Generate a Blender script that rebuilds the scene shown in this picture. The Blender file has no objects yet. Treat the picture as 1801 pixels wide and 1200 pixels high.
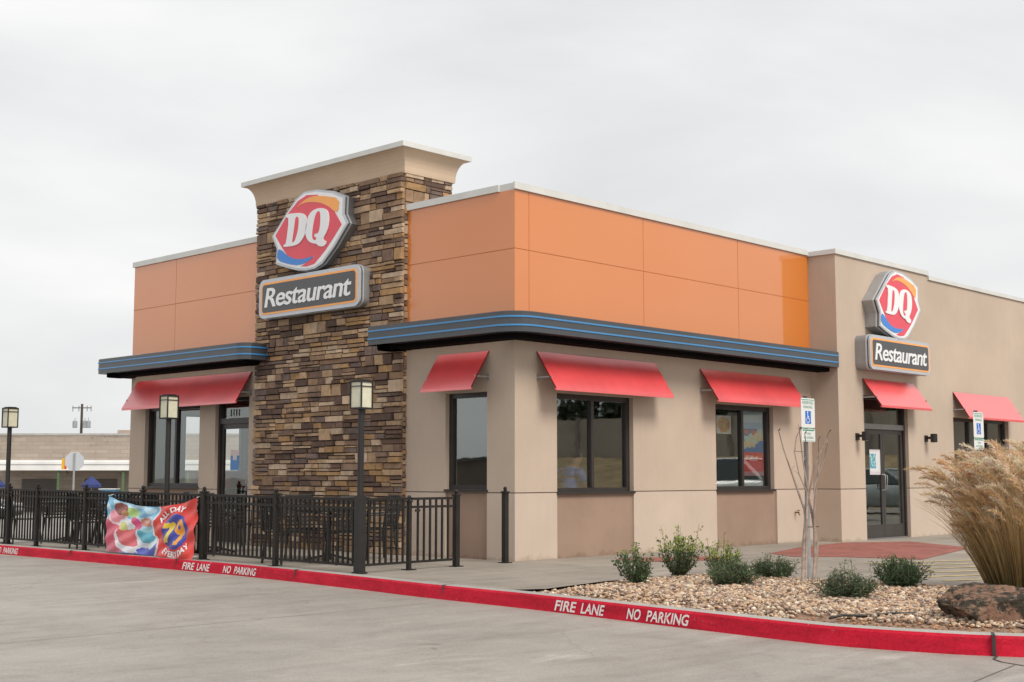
import bpy, bmesh, math, random
from mathutils import Vector, Matrix, noise
random.seed(7)
R = math.radians
sc = bpy.context.scene
COL = sc.collection

# ------------------------------------------------------------------ camera, sky, sun, exposure
CAMP = Vector((-13.48, -12.80, 1.2))
cd = bpy.data.cameras.new("camera")
cam = bpy.data.objects.new("camera", cd); COL.objects.link(cam)
cam.location = CAMP
cd.sensor_width = 36.0; cd.lens = 45.95; cd.clip_start = 0.1; cd.clip_end = 3000
cam.rotation_euler = (R(90 + 5.886), 0, R(43.64 - 90))
sc.camera = cam

w = bpy.data.worlds.new("World"); sc.world = w; w.use_nodes = True
nt = w.node_tree; nt.nodes.clear()
out = nt.nodes.new('ShaderNodeOutputWorld')
SUN_EL, SUN_AZ = 46.0, 262.0            # azimuth measured CCW from +x
sky = nt.nodes.new('ShaderNodeTexSky'); sky.sky_type = 'NISHITA'; sky.sun_disc = False
sky.sun_elevation = R(SUN_EL); sky.sun_rotation = R(90 - SUN_AZ)
sky.dust_density = 4.0; sky.air_density = 1.0
bg1 = nt.nodes.new('ShaderNodeBackground'); bg1.inputs[1].default_value = 0.06
nt.links.new(sky.outputs[0], bg1.inputs[0])
tc = nt.nodes.new('ShaderNodeTexCoord')
mp = nt.nodes.new('ShaderNodeMapping'); mp.inputs['Scale'].default_value = (1.0, 1.0, 2.9)
mp.inputs['Location'].default_value = (0.35, 0.1, 0.2)
nt.links.new(tc.outputs['Generated'], mp.inputs[0])
n1 = nt.nodes.new('ShaderNodeTexNoise'); n1.inputs['Scale'].default_value = 2.3
n1.inputs['Detail'].default_value = 6; n1.inputs['Roughness'].default_value = 0.47
n1.inputs['Distortion'].default_value = 0.3
nt.links.new(mp.outputs[0], n1.inputs['Vector'])
cr = nt.nodes.new('ShaderNodeValToRGB')
cr.color_ramp.elements[0].position = 0.33; cr.color_ramp.elements[0].color = (0.635, 0.64, 0.65, 1)
cr.color_ramp.elements[1].position = 0.62; cr.color_ramp.elements[1].color = (0.835, 0.832, 0.825, 1)
nt.links.new(n1.outputs['Fac'], cr.inputs[0])
bg2 = nt.nodes.new('ShaderNodeBackground'); bg2.inputs[1].default_value = 1.06
nt.links.new(cr.outputs[0], bg2.inputs[0])
mx = nt.nodes.new('ShaderNodeMixShader'); mx.inputs[0].default_value = 0.93
nt.links.new(bg1.outputs[0], mx.inputs[1]); nt.links.new(bg2.outputs[0], mx.inputs[2])
nt.links.new(mx.outputs[0], out.inputs[0])

sl = bpy.data.lights.new("sun", 'SUN'); sl.energy = 2.3; sl.angle = R(24); sl.color = (1.0, 0.94, 0.84)
sun = bpy.data.objects.new("sun", sl); COL.objects.link(sun)
sd = Vector((math.cos(R(SUN_EL)) * math.cos(R(SUN_AZ)), math.cos(R(SUN_EL)) * math.sin(R(SUN_AZ)), math.sin(R(SUN_EL))))
sun.rotation_euler = sd.to_track_quat('Z', 'Y').to_euler()
sun.location = (-20, -30, 40)
sc.view_settings.view_transform = 'Standard'; sc.view_settings.look = 'None'
sc.view_settings.exposure = 0.22; sc.view_settings.gamma = 1.0
sc.cycles.max_bounces = 6; sc.cycles.transparent_max_bounces = 12; sc.cycles.glossy_bounces = 4

# ------------------------------------------------------------------ materials
MATS = {}
def _nodes(name):
    m = bpy.data.materials.new(name); m.use_nodes = True
    t = m.node_tree; b = t.nodes['Principled BSDF']; MATS[name] = m
    return m, t, b
def noise_fac(t, scale, detail=5, rough=0.55, stretch=None, dist=0.0):
    c = t.nodes.new('ShaderNodeTexCoord'); n = t.nodes.new('ShaderNodeTexNoise')
    n.inputs['Scale'].default_value = scale; n.inputs['Detail'].default_value = detail
    n.inputs['Roughness'].default_value = rough; n.inputs['Distortion'].default_value = dist
    if stretch:
        mpn = t.nodes.new('ShaderNodeMapping'); mpn.inputs['Scale'].default_value = stretch[:3]
        if len(stretch) > 3: mpn.inputs['Rotation'].default_value = (0, 0, stretch[3])
        t.links.new(c.outputs['Object'], mpn.inputs[0]); t.links.new(mpn.outputs[0], n.inputs['Vector'])
    else: t.links.new(c.outputs['Object'], n.inputs['Vector'])
    return n.outputs['Fac']
def ramp(t, fac, stops):
    r = t.nodes.new('ShaderNodeValToRGB'); e = r.color_ramp.elements
    while len(e) < len(stops): e.new(0.5)
    for el, (p, c) in zip(e, stops):
        el.position = p; el.color = (c[0], c[1], c[2], 1)
    t.links.new(fac, r.inputs[0]); return r.outputs[0]
def mixc(t, a, b, fac, mode='MULTIPLY'):
    m = t.nodes.new('ShaderNodeMix'); m.data_type = 'RGBA'; m.blend_type = mode
    if isinstance(fac, float): m.inputs[0].default_value = fac
    else: t.links.new(fac, m.inputs[0])
    t.links.new(a, m.inputs[6])
    if isinstance(b, tuple): m.inputs[7].default_value = b + (1,)
    else: t.links.new(b, m.inputs[7])
    return m.outputs[2]
def bump(t, b, fac, strength, dist=0.01):
    n = t.nodes.new('ShaderNodeBump'); n.inputs['Strength'].default_value = strength
    n.inputs['Distance'].default_value = dist
    t.links.new(fac, n.inputs['Height'])
    t.links.new(n.outputs[0], b.inputs['Normal'])
def mat(name, col, rough=0.6, var=0.12, scale=3.0, metal=0.0, coat=0.0, bumpy=0.0, bscale=60, spec=0.5, emit=None):
    if name in MATS: return MATS[name]
    m, t, b = _nodes(name)
    lo = tuple(c * (1 - var) for c in col); hi = tuple(min(1, c * (1 + var)) for c in col)
    c = ramp(t, noise_fac(t, scale), [(0.3, lo), (0.7, hi)])
    t.links.new(c, b.inputs['Base Color'])
    b.inputs['Roughness'].default_value = rough; b.inputs['Metallic'].default_value = metal
    b.inputs['Coat Weight'].default_value = coat; b.inputs['Coat Roughness'].default_value = 0.06
    b.inputs['Specular IOR Level'].default_value = spec
    if bumpy: bump(t, b, noise_fac(t, bscale, 3), bumpy)
    if emit:
        b.inputs['Emission Color'].default_value = emit[0] + (1,); b.inputs['Emission Strength'].default_value = emit[1]
    return m
def mat_vcol(name, rough=0.8, var=0.15, scale=20, bumpy=0.3, bscale=60, coat=0.0, attr='Col', trans=0.0):
    if name in MATS: return MATS[name]
    m, t, b = _nodes(name)
    a = t.nodes.new('ShaderNodeAttribute'); a.attribute_name = attr
    v = ramp(t, noise_fac(t, scale), [(0.3, (1 - var,) * 3), (0.7, (1.0,) * 3)])
    c = mixc(t, a.outputs['Color'], v, 1.0)
    t.links.new(c, b.inputs['Base Color']); b.inputs['Roughness'].default_value = rough
    b.inputs['Coat Weight'].default_value = coat
    if bumpy: bump(t, b, noise_fac(t, bscale, 4), bumpy)
    if trans:
        b.inputs['Subsurface Weight'].default_value = 0
        tr = t.nodes.new('ShaderNodeBsdfTranslucent'); t.links.new(c, tr.inputs[0])
        mxs = t.nodes.new('ShaderNodeMixShader'); mxs.inputs[0].default_value = trans
        t.links.new(b.outputs[0], mxs.inputs[1]); t.links.new(tr.outputs[0], mxs.inputs[2])
        t.links.new(mxs.outputs[0], t.nodes['Material Output'].inputs[0])
    return m
def stucco(name, col, mott=0.06):
    if name in MATS: return MATS[name]
    m, t, b = _nodes(name)
    c1 = ramp(t, noise_fac(t, 0.9, 4, 0.6), [(0.3, tuple(c * (1 - mott) for c in col)), (0.7, tuple(c * (1 + mott) for c in col))])
    c2 = ramp(t, noise_fac(t, 130, 3, 0.7), [(0.3, (0.86,) * 3), (0.7, (1.0,) * 3)])
    c3 = ramp(t, noise_fac(t, 5.0, 5, 0.6, (2.2, 2.2, 0.35)), [(0.35, (0.975,) * 3), (0.65, (1.0,) * 3)])
    tcn = t.nodes.new('ShaderNodeTexCoord'); sx = t.nodes.new('ShaderNodeSeparateXYZ'); t.links.new(tcn.outputs['Object'], sx.inputs[0])
    mm = t.nodes.new('ShaderNodeMath'); mm.operation = 'MULTIPLY_ADD'; mm.inputs[1].default_value = 0.35; t.links.new(noise_fac(t, 6, 5, 0.7), mm.inputs[0]); mm.inputs[2].default_value = -0.12
    m2 = t.nodes.new('ShaderNodeMath'); m2.operation = 'SUBTRACT'; t.links.new(mm.outputs[0], m2.inputs[0]); t.links.new(sx.outputs[2], m2.inputs[1])
    c4 = ramp(t, m2.outputs[0], [(0.0, (1, 1, 1)), (0.06, (0.80, 0.77, 0.74))])
    t.links.new(mixc(t, mixc(t, mixc(t, c1, c2, 1.0), c3, 1.0), c4, 1.0), b.inputs['Base Color'])
    b.inputs['Roughness'].default_value = 0.9; b.inputs['Specular IOR Level'].default_value = 0.25
    bump(t, b, noise_fac(t, 160, 3, 0.7), 0.35, 0.004)
    return m
def concrete(name, col, grid=None, streak=0.0, rough=0.75, rot=0.0, dark=0.8):
    if name in MATS: return MATS[name]
    m, t, b = _nodes(name)
    a = ramp(t, noise_fac(t, 0.35, 6, 0.6, dist=0.4), [(0.32, tuple(c * dark for c in col)), (0.55, col), (0.75, tuple(min(1, c * 1.15) for c in col))])
    s = ramp(t, noise_fac(t, 55, 5, 0.8), [(0.3, (0.66,) * 3), (0.62, (1.04,) * 3)])
    c = mixc(t, a, s, 1.0)
    bl = ramp(t, noise_fac(t, 1.7, 5, 0.7, dist=0.8), [(0.34, (0.88, 0.87, 0.86)), (0.5, (1, 1, 1)), (0.68, (1.06, 1.06, 1.05))])
    c = mixc(t, c, bl, 1.0)
    if streak:
        st = ramp(t, noise_fac(t, 1.6, 7, 0.7, (0.30, 1.7, 1, R(-46)), 0.5), [(0.32, (0.74, 0.73, 0.72)), (0.52, (1, 1, 1)), (0.64, (1.08, 1.08, 1.07)), (0.74, (1.34, 1.34, 1.32))])
        c = mixc(t, c, st, streak)
        pt_ = ramp(t, noise_fac(t, 1.0, 6, 0.62, (0.35, 1.3, 1, R(-50)), 0.9), [(0.60, (1, 1, 1)), (0.66, (1.18, 1.18, 1.2)), (0.72, (1.42, 1.42, 1.45))])
        c = mixc(t, c, pt_, 1.0)
        vo = t.nodes.new('ShaderNodeTexVoronoi'); vo.feature = 'DISTANCE_TO_EDGE'; vo.inputs['Scale'].default_value = 0.22
        tcv = t.nodes.new('ShaderNodeTexCoord'); nzv = t.nodes.new('ShaderNodeTexNoise'); nzv.inputs['Scale'].default_value = 1.6; nzv.inputs['Detail'].default_value = 6
        vm = t.nodes.new('ShaderNodeVectorMath'); vm.operation = 'MULTIPLY_ADD'; vm.inputs[1].default_value = (.5, .5, .5)
        t.links.new(tcv.outputs['Object'], nzv.inputs['Vector']); t.links.new(nzv.outputs['Color'], vm.inputs[0]); t.links.new(tcv.outputs['Object'], vm.inputs[2]); t.links.new(vm.outputs[0], vo.inputs['Vector'])
        ck = ramp(t, vo.outputs['Distance'], [(0.0, (0.50, 0.48, 0.46)), (0.0022, (0.62, 0.6, 0.58)), (0.0034, (1, 1, 1))])
        c = mixc(t, c, ck, ramp(t, noise_fac(t, 0.5, 2), [(0.50, (0, 0, 0)), (0.58, (.35, .35, .35))]))
        sp = ramp(t, noise_fac(t, 3.1, 3, 0.5, dist=1.2), [(0.24, (0.62, 0.6, 0.58)), (0.31, (1, 1, 1))])
        c = mixc(t, c, sp, 0.7)
    if grid:
        bt = t.nodes.new('ShaderNodeTexBrick'); tcn = t.nodes.new('ShaderNodeTexCoord'); mpn = t.nodes.new('ShaderNodeMapping')
        mpn.inputs['Rotation'].default_value = (0, 0, rot)
        bt.offset = 0.0; bt.inputs['Scale'].default_value = 1.0
        bt.inputs['Brick Width'].default_value = grid; bt.inputs['Row Height'].default_value = grid
        bt.inputs['Mortar Size'].default_value = 0.010; bt.inputs['Mortar Smooth'].default_value = 0.3
        bt.inputs['Color1'].default_value = (1, 1, 1, 1); bt.inputs['Color2'].default_value = (0.93, 0.93, 0.93, 1)
        bt.inputs['Mortar'].default_value = (0.4, 0.38, 0.36, 1)
        t.links.new(tcn.outputs['Object'], mpn.inputs[0]); t.links.new(mpn.outputs[0], bt.inputs['Vector'])
        c = mixc(t, c, bt.outputs['Color'], 1.0)
    t.links.new(c, b.inputs['Base Color'])
    rr = t.nodes.new('ShaderNodeMapRange'); t.links.new(noise_fac(t, 1.1, 4), rr.inputs[0])
    rr.inputs[3].default_value = rough - 0.2; rr.inputs[4].default_value = rough + 0.15
    t.links.new(rr.outputs[0], b.inputs['Roughness'])
    bump(t, b, noise_fac(t, 70, 5, 0.7), 0.3, 0.004)
    return m
def glass_mat(name, tint=(0.80, 0.84, 0.82), base=0.26, gain=1.4, rcol=(0.93, 1.0, 0.98)):
    m = bpy.data.materials.new(name); m.use_nodes = True; t = m.node_tree; t.nodes.clear(); MATS[name] = m
    o = t.nodes.new('ShaderNodeOutputMaterial'); tr = t.nodes.new('ShaderNodeBsdfTransparent'); gl = t.nodes.new('ShaderNodeBsdfGlossy')
    tr.inputs[0].default_value = tint + (1,); gl.inputs[0].default_value = rcol + (1,); gl.inputs['Roughness'].default_value = 0.015
    fr = t.nodes.new('ShaderNodeFresnel'); fr.inputs[0].default_value = 1.5
    ma = t.nodes.new('ShaderNodeMath'); ma.operation = 'MULTIPLY_ADD'; ma.use_clamp = True
    ma.inputs[1].default_value = gain; ma.inputs[2].default_value = base
    t.links.new(fr.outputs[0], ma.inputs[0])
    n = noise_fac(t, 1.3, 2); bn = t.nodes.new('ShaderNodeBump'); bn.inputs['Strength'].default_value = 0.06; bn.inputs['Distance'].default_value = 0.02
    t.links.new(n, bn.inputs['Height']); t.links.new(bn.outputs[0], gl.inputs['Normal'])
    mi = t.nodes.new('ShaderNodeMixShader'); t.links.new(ma.outputs[0], mi.inputs[0])
    t.links.new(tr.outputs[0], mi.inputs[1]); t.links.new(gl.outputs[0], mi.inputs[2]); t.links.new(mi.outputs[0], o.inputs[0])
    return m

M_STUCCO = stucco('stucco_tan', (0.545, 0.440, 0.355))
M_STUCCO_LOW = stucco('stucco_light', (0.58, 0.475, 0.392))
M_STUCCO_DARK = stucco('stucco_brown', (0.345, 0.240, 0.182), 0.1)
M_CREAM = stucco('stucco_cream', (0.64, 0.49, 0.36), 0.05)
M_GROOVE = mat('joint_dark', (0.20, 0.16, 0.13), 0.9)  # dark brown groove of the stucco joint
M_COPING = mat('coping_metal', (0.62, 0.62, 0.60), 0.5, 0.06)
M_BLACK = mat('black_powder_coat', (0.015, 0.013, 0.012), 0.5, 0.25, 8, bumpy=0.05)
M_BAND = mat('charcoal_metal', (0.048, 0.052, 0.060), 0.32, 0.12, 2, coat=0.3)
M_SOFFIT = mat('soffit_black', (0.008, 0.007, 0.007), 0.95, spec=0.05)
M_BLUE = mat('blue_tube', (0.04, 0.22, 0.48), 0.3, 0.06, coat=0.4)
M_FRAME = mat('bronze_frame', (0.030, 0.024, 0.022), 0.35, 0.15, 5)
M_ALU = mat('aluminium', (0.30, 0.29, 0.29), 0.35, 0.06, metal=0.7)
M_GLASS = glass_mat('window_glass', (0.94, 0.96, 0.95), 0.12, 1.2)
M_GLASSB = glass_mat('window_glass_reflective', (0.92, 0.95, 0.94), 0.17, 1.3)
M_RED = mat('awning_red', (0.80, 0.060, 0.068), 0.42, 0.12, 1.2, coat=1.0)
_b = M_RED.node_tree.nodes['Principled BSDF']; _t = M_RED.node_tree; _l = _b.inputs['Base Color'].links[0].from_socket; _t.links.new(mixc(_t, _l, ramp(_t, noise_fac(_t, 3.0, 5, 0.65, (2.6, 2.6, .45)), [(.34, (.93, .91, .91)), (.5, (1, 1, 1))]), 1.0), _b.inputs['Base Color']); _b.inputs['Coat IOR'].default_value = 2.3; _b.inputs['Coat Roughness'].default_value = 0.30
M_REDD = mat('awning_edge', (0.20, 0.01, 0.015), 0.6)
M_MORTAR = mat('mortar_dark', (0.11, 0.085, 0.066), 0.95)
M_STONE = mat_vcol('ledge_stone', 0.88, 0.35, 9, 0.7, 28)
M_GALV = mat('galvanised_steel', (0.36, 0.37, 0.38), 0.45, 0.15, 6, metal=0.4)
M_WHITE = mat('white_paint', (0.72, 0.72, 0.72), 0.5, 0.05)
M_SIGNSIDE = mat('sign_cabinet_grey', (0.17, 0.17, 0.175), 0.4, 0.12, 3, metal=0.3)
M_SIGNRIM = mat('sign_rim_silver', (0.52, 0.54, 0.58), 0.35, 0.06, metal=0.25)
M_SRED = mat('sign_red', (0.72, 0.035, 0.07), 0.28, 0.04, coat=0.5)
M_SORA = mat('sign_orange', (0.90, 0.36, 0.06), 0.28, 0.08, 2, coat=0.5)
M_SBLUE = mat('sign_blue', (0.01, 0.19, 0.62), 0.28, 0.05, coat=0.5)
M_SWHITE = mat('sign_white', (0.80, 0.81, 0.83), 0.3, 0.03, coat=0.3)
M_SDARK = mat('sign_charcoal', (0.05, 0.052, 0.056), 0.35, 0.08, coat=0.4)
M_INT = mat('interior_wall_paint', (0.24, 0.19, 0.15), 0.8)
M_INTF = mat('interior_floor', (0.12, 0.09, 0.07), 0.5)
M_CANO = mat('lamp_glass', (0.62, 0.60, 0.46), 0.35, 0.08, 12)
M_GREEN = mat('green_sign_paint', (0.05, 0.30, 0.20), 0.5)
M_ABLUE = mat('accessible_blue', (0.01, 0.14, 0.55), 0.4)
M_PRINT = mat_vcol('printed_vinyl', 0.4, 0.06, 6, 0.05, 10, coat=0.2)
M_TYRE = mat('tyre_rubber', (0.02, 0.02, 0.02), 0.85)
M_BRONZE = mat('dark_bronze_fence', (0.018, 0.015, 0.013), 0.55, 0.3, 5, spec=0.3)

# orange aluminium panels
m_, t_, b_ = _nodes('orange_panel')
c_ = ramp(t_, noise_fac(t_, 0.5, 3), [(0.3, (0.63, 0.180, 0.018)), (0.7, (0.65, 0.197, 0.024))])
t_.links.new(c_, b_.inputs['Base Color']); b_.inputs['Roughness'].default_value = 0.38
b_.inputs['Coat Weight'].default_value = 1.0; b_.inputs['Coat Roughness'].default_value = 0.05; b_.inputs['Coat IOR'].default_value = 1.80
bump(t_, b_, noise_fac(t_, 0.7, 1), 0.07, 0.03)
M_ORANGE = m_
M_ROAD = concrete('lot_concrete', (0.350, 0.324, 0.292), None, 0.6, 0.62, dark=0.84)
M_WALK = concrete('walk_concrete', (0.35, 0.31, 0.265), 1.52, 0.5, 0.7, dark=0.82)
M_KERB = concrete('kerb_concrete', (0.40, 0.385, 0.36), None, 0.0, 0.8)
# painted kerb: red paint with scuffs and wear
m_, t_, b_ = _nodes('kerb_red_paint')
c_ = ramp(t_, noise_fac(t_, 2.4, 5, 0.65, (1, 1, 4)), [(0.3, (0.38, 0.006, 0.022)), (0.55, (0.54, 0.008, 0.032)), (0.75, (0.62, 0.020, 0.05))])
c_ = mixc(t_, c_, ramp(t_, noise_fac(t_, 38, 5, 0.75), [(0.30, (0.6, 0.55, 0.55)), (0.52, (1, 1, 1))]), 1.0)
c_ = mixc(t_, c_, (0.62, 0.30, 0.28), ramp(t_, noise_fac(t_, 9, 6, 0.8), [(0.63, (0, 0, 0)), (0.71, (0.6, 0.6, 0.6))]), 'MIX')
t_.links.new(c_, b_.inputs['Base Color']); b_.inputs['Roughness'].default_value = 0.65; b_.inputs['Specular IOR Level'].default_value = 0.2
bump(t_, b_, noise_fac(t_, 90, 4), 0.4, 0.004)
M_KRED = m_
# red brick paving
m_, t_, b_ = _nodes('red_brick_paving')
bt_ = t_.nodes.new('ShaderNodeTexBrick'); tc_ = t_.nodes.new('ShaderNodeTexCoord')
bt_.inputs['Scale'].default_value = 1.0; bt_.inputs['Brick Width'].default_value = 0.2; bt_.inputs['Row Height'].default_value = 0.1
bt_.inputs['Mortar Size'].default_value = 0.006
bt_.inputs['Color1'].default_value = (0.36, 0.115, 0.09, 1); bt_.inputs['Color2'].default_value = (0.27, 0.085, 0.07, 1)
bt_.inputs['Mortar'].default_value = (0.17, 0.08, 0.065, 1)
t_.links.new(tc_.outputs['Object'], bt_.inputs['Vector'])
c_ = mixc(t_, bt_.outputs['Color'], ramp(t_, noise_fac(t_, 1.4, 5), [(0.3, (0.75,) * 3), (0.65, (1.1,) * 3)]), 1.0)
t_.links.new(c_, b_.inputs['Base Color']); b_.inputs['Roughness'].default_value = 0.75
M_BRICKP = m_
# weathered block wall of the far building
m_, t_, b_ = _nodes('weathered_block')
bt_ = t_.nodes.new('ShaderNodeTexBrick'); tc_ = t_.nodes.new('ShaderNodeTexCoord')
mp_ = t_.nodes.new('ShaderNodeMapping'); mp_.inputs['Rotation'].default_value = (R(90), 0, 0)
bt_.inputs['Scale'].default_value = 1.0; bt_.inputs['Brick Width'].default_value = 0.85; bt_.inputs['Row Height'].default_value = 0.26
bt_.inputs['Mortar Size'].default_value = 0.02
bt_.inputs['Color1'].default_value = (0.36, 0.30, 0.25, 1); bt_.inputs['Color2'].default_value = (0.30, 0.25, 0.21, 1)
bt_.inputs['Mortar'].default_value = (0.27, 0.225, 0.19, 1)
t_.links.new(tc_.outputs['Object'], mp_.inputs[0]); t_.links.new(mp_.outputs[0], bt_.inputs['Vector'])
c_ = mixc(t_, bt_.outputs['Color'], ramp(t_, noise_fac(t_, 0.55, 7, 0.8), [(0.34, (0.42, 0.33, 0.27)), (0.43, (1, 1, 1)), (0.7, (1.12,) * 3)]), 1.0)
t_.links.new(c_, b_.inputs['Base Color']); b_.inputs['Roughness'].default_value = 0.9
M_BLOCK = m_
# boulder with lichen
m_, t_, b_ = _nodes('lichen_boulder')
c_ = ramp(t_, noise_fac(t_, 7, 7, 0.7), [(0.3, (0.19, 0.105, 0.070)), (0.55, (0.36, 0.21, 0.145)), (0.72, (0.54, 0.38, 0.29))])
dk = ramp(t_, noise_fac(t_, 6.5, 8, 0.75, dist=0.3), [(0.455, (0, 0, 0)), (0.53, (1, 1, 1))])
c_ = mixc(t_, c_, (0.055, 0.046, 0.035), dk, 'MIX')
li = ramp(t_, noise_fac(t_, 21, 8, 0.8), [(0.56, (0, 0, 0)), (0.62, (0.85,) * 3)])
c_ = mixc(t_, c_, (0.26, 0.25, 0.20), li, 'MIX')
l2 = ramp(t_, noise_fac(t_, 11, 8, 0.8, (1.2, 1, 1)), [(0.63, (0, 0, 0)), (0.67, (0.9,) * 3)])
c_ = mixc(t_, c_, (0.56, 0.55, 0.50), l2, 'MIX')
t_.links.new(c_, b_.inputs['Base Color']); b_.inputs['Roughness'].default_value = 0.95; b_.inputs['Specular IOR Level'].default_value = 0.2
bump(t_, b_, noise_fac(t_, 30, 9, 0.8), 1.0, 0.03)
M_ROCK = m_

# ------------------------------------------------------------------ mesh helpers
class Fr:
    def __init__(s, o, U):
        s.o = Vector(o); s.U = Vector(U).normalized(); s.Z = Vector((0, 0, 1)); s.N = s.U.cross(s.Z)
    def P(s, u, z, d=0.0): return s.o + s.U * u + s.Z * z + s.N * d
FA = Fr((0, 0, 0), (0, -1, 0))          # long street side, faces -x, u = -y
FB = Fr((0, 0, 0), (1, 0, 0))           # parking side, faces -y, u = x
FC = Fr((0, -0.57, 0), (1, 0, 0))       # projecting block of the parking side
FT = Fr((-0.07, 0, 0), (0, -1, 0))      # stone tower front
FN = Fr((0, 10.45, 0), (-1, 0, 0))      # end wall, faces +y

class MB:
    def __init__(s): s.v = []; s.f = []; s.m = []; s.c = []; s.mats = []; s.usecol = False
    def mi(s, m):
        if m not in s.mats: s.mats.append(m)
        return s.mats.index(m)
    def face(s, pts, m, col=None):
        i = len(s.v); s.v += [tuple(p) for p in pts]; s.f.append(tuple(range(i, i + len(pts)))); s.m.append(s.mi(m)); s.c.append(col or (1, 1, 1))
        if col: s.usecol = True
    def mesh(s, vs, fs, m, col=None):
        i = len(s.v); s.v += [tuple(p) for p in vs]; k = s.mi(m)
        for f in fs: s.f.append(tuple(i + a for a in f)); s.m.append(k); s.c.append(col or (1, 1, 1))
        if col: s.usecol = True
    def box(s, F, u0, u1, z0, z1, d0, d1, m, col=None):
        vs = [F.P(u, z, d) for d in (d0, d1) for z in (z0, z1) for u in (u0, u1)]
        s.mesh(vs, [(0, 2, 3, 1), (4, 5, 7, 6), (0, 1, 5, 4), (2, 6, 7, 3), (0, 4, 6, 2), (1, 3, 7, 5)], m, col)
    def abox(s, x0, x1, y0, y1, z0, z1, m, col=None):
        s.box(Fr((0, 0, 0), (1, 0, 0)), x0, x1, z0, z1, -y1, -y0, m, col)
    def prism(s, F, pts, d0, d1, m, ms=None, back=True):
        n = len(pts); A = [F.P(u, z, d0) for u, z in pts]; B = [F.P(u, z, d1) for u, z in pts]
        s.mesh(A + B, [(i, (i + 1) % n, n + (i + 1) % n, n + i) for i in range(n)], ms or m)
        s.face(B, m)
        if back: s.face(A[::-1], m)
    def bar(s, p, q, wd, m, h=None, up=Vector((0, 0, 1))):
        p = Vector(p); q = Vector(q); h = h or wd; d = (q - p).normalized()
        if abs(d.dot(up)) > 0.99: up = Vector((1, 0, 0))
        a = d.cross(up).normalized() * wd / 2; b = a.cross(d).normalized() * h / 2
        vs = [x + y for x in (p, q) for y in (-a - b, a - b, a + b, -a + b)]
        s.mesh(vs, [(0, 3, 2, 1), (4, 5, 6, 7), (0, 1, 5, 4), (1, 2, 6, 5), (2, 3, 7, 6), (3, 0, 4, 7)], m)
    def tube(s, pts, rad, m, n=8, cap=True, col=None):
        pts = [Vector(p) for p in pts]; rings = []
        for i, p in enumerate(pts):
            d = (pts[min(i + 1, len(pts) - 1)] - pts[max(i - 1, 0)]).normalized()
            up = Vector((0, 0, 1)) if abs(d.z) < 0.9 else Vector((1, 0, 0))
            a = d.cross(up).normalized(); b = a.cross(d)
            r = rad[i] if isinstance(rad, (list, tuple)) else rad
            rings.append([p + (a * math.cos(2 * math.pi * k / n) + b * math.sin(2 * math.pi * k / n)) * r for k in range(n)])
        vs = [v for rg in rings for v in rg]
        fs = [(i * n + k, i * n + (k + 1) % n, (i + 1) * n + (k + 1) % n, (i + 1) * n + k) for i in range(len(pts) - 1) for k in range(n)]
        if cap: fs += [tuple(range(n)), tuple((len(pts) - 1) * n + k for k in reversed(range(n)))]
        s.mesh(vs, fs, m, col)
    def lathe(s, c, prof, m, n=16):
        vs = [(c[0] + r * math.cos(2 * math.pi * k / n), c[1] + r * math.sin(2 * math.pi * k / n), c[2] + z) for r, z in prof for k in range(n)]
        fs = [(i * n + k, i * n + (k + 1) % n, (i + 1) * n + (k + 1) % n, (i + 1) * n + k) for i in range(len(prof) - 1) for k in range(n)]
        s.mesh(vs, fs + [tuple(reversed(range(n))), tuple((len(prof) - 1) * n + k for k in range(n))], m)
    def build(s, name, parent=None, smooth=False, bevel=0.0):
        me = bpy.data.meshes.new(name); me.from_pydata(s.v, [], s.f)
        for m in s.mats: me.materials.append(m)
        me.polygons.foreach_set('material_index', s.m)
        if s.usecol:
            ca = me.color_attributes.new('Col', 'FLOAT_COLOR', 'CORNER'); buf = []
            for f, c in zip(s.f, s.c): buf += [c[0], c[1], c[2], 1.0] * len(f)
            ca.data.foreach_set('color', buf)
        if smooth: me.polygons.foreach_set('use_smooth', [True] * len(s.f))
        me.update()
        o = bpy.data.objects.new(name, me); COL.objects.link(o)
        if parent: o.parent = parent
        if bevel:
            b = o.modifiers.new('bevel', 'BEVEL'); b.width = bevel; b.segments = 2; b.limit_method = 'ANGLE'
        return o

def tag(o, label=None, cat=None, group=None, kind=None):
    if label: o['label'] = label
    if cat: o['category'] = cat
    if group: o['group'] = group
    if kind: o['kind'] = kind
    return o
def empty(name, loc=(0, 0, 0), rz=0, label=None, cat=None, group=None):
    o = bpy.data.objects.new(name, None); COL.objects.link(o); o.location = loc; o.rotation_euler = (0, 0, rz)
    o.empty_display_size = 0.3
    return tag(o, label, cat, group)
def copy_tree(o, parent=None):
    c = o.copy(); COL.objects.link(c)
    if parent: c.parent = parent
    for ch in [x for x in KIDS(o)]: copy_tree(ch, c)
    return c
def KIDS(o): return [x for x in COL.objects if x.parent == o]

def text_geo(txt, w_, h_, shear=0.0, bold=0.0, space=1.0):
    """flat outline of a word, scaled to w_ x h_ with its lower left corner at 0,0: (verts2d, faces)"""
    cu = bpy.data.curves.new('t', 'FONT'); cu.body = txt; cu.shear = shear; cu.offset = bold; cu.space_character = space
    cu.resolution_u = 4
    ob = bpy.data.objects.new('t', cu); COL.objects.link(ob)
    dg = bpy.context.evaluated_depsgraph_get(); me = bpy.data.meshes.new_from_object(ob.evaluated_get(dg))
    vs = [(v.co.x, v.co.y) for v in me.vertices]; fs = [tuple(p.vertices) for p in me.polygons]
    bpy.data.objects.remove(ob); bpy.data.curves.remove(cu); bpy.data.meshes.remove(me)
    x0 = min(v[0] for v in vs); x1 = max(v[0] for v in vs); y0 = min(v[1] for v in vs); y1 = max(v[1] for v in vs)
    return [((x - x0) / (x1 - x0) * w_, (y - y0) / (y1 - y0) * h_) for x, y in vs], fs
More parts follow.
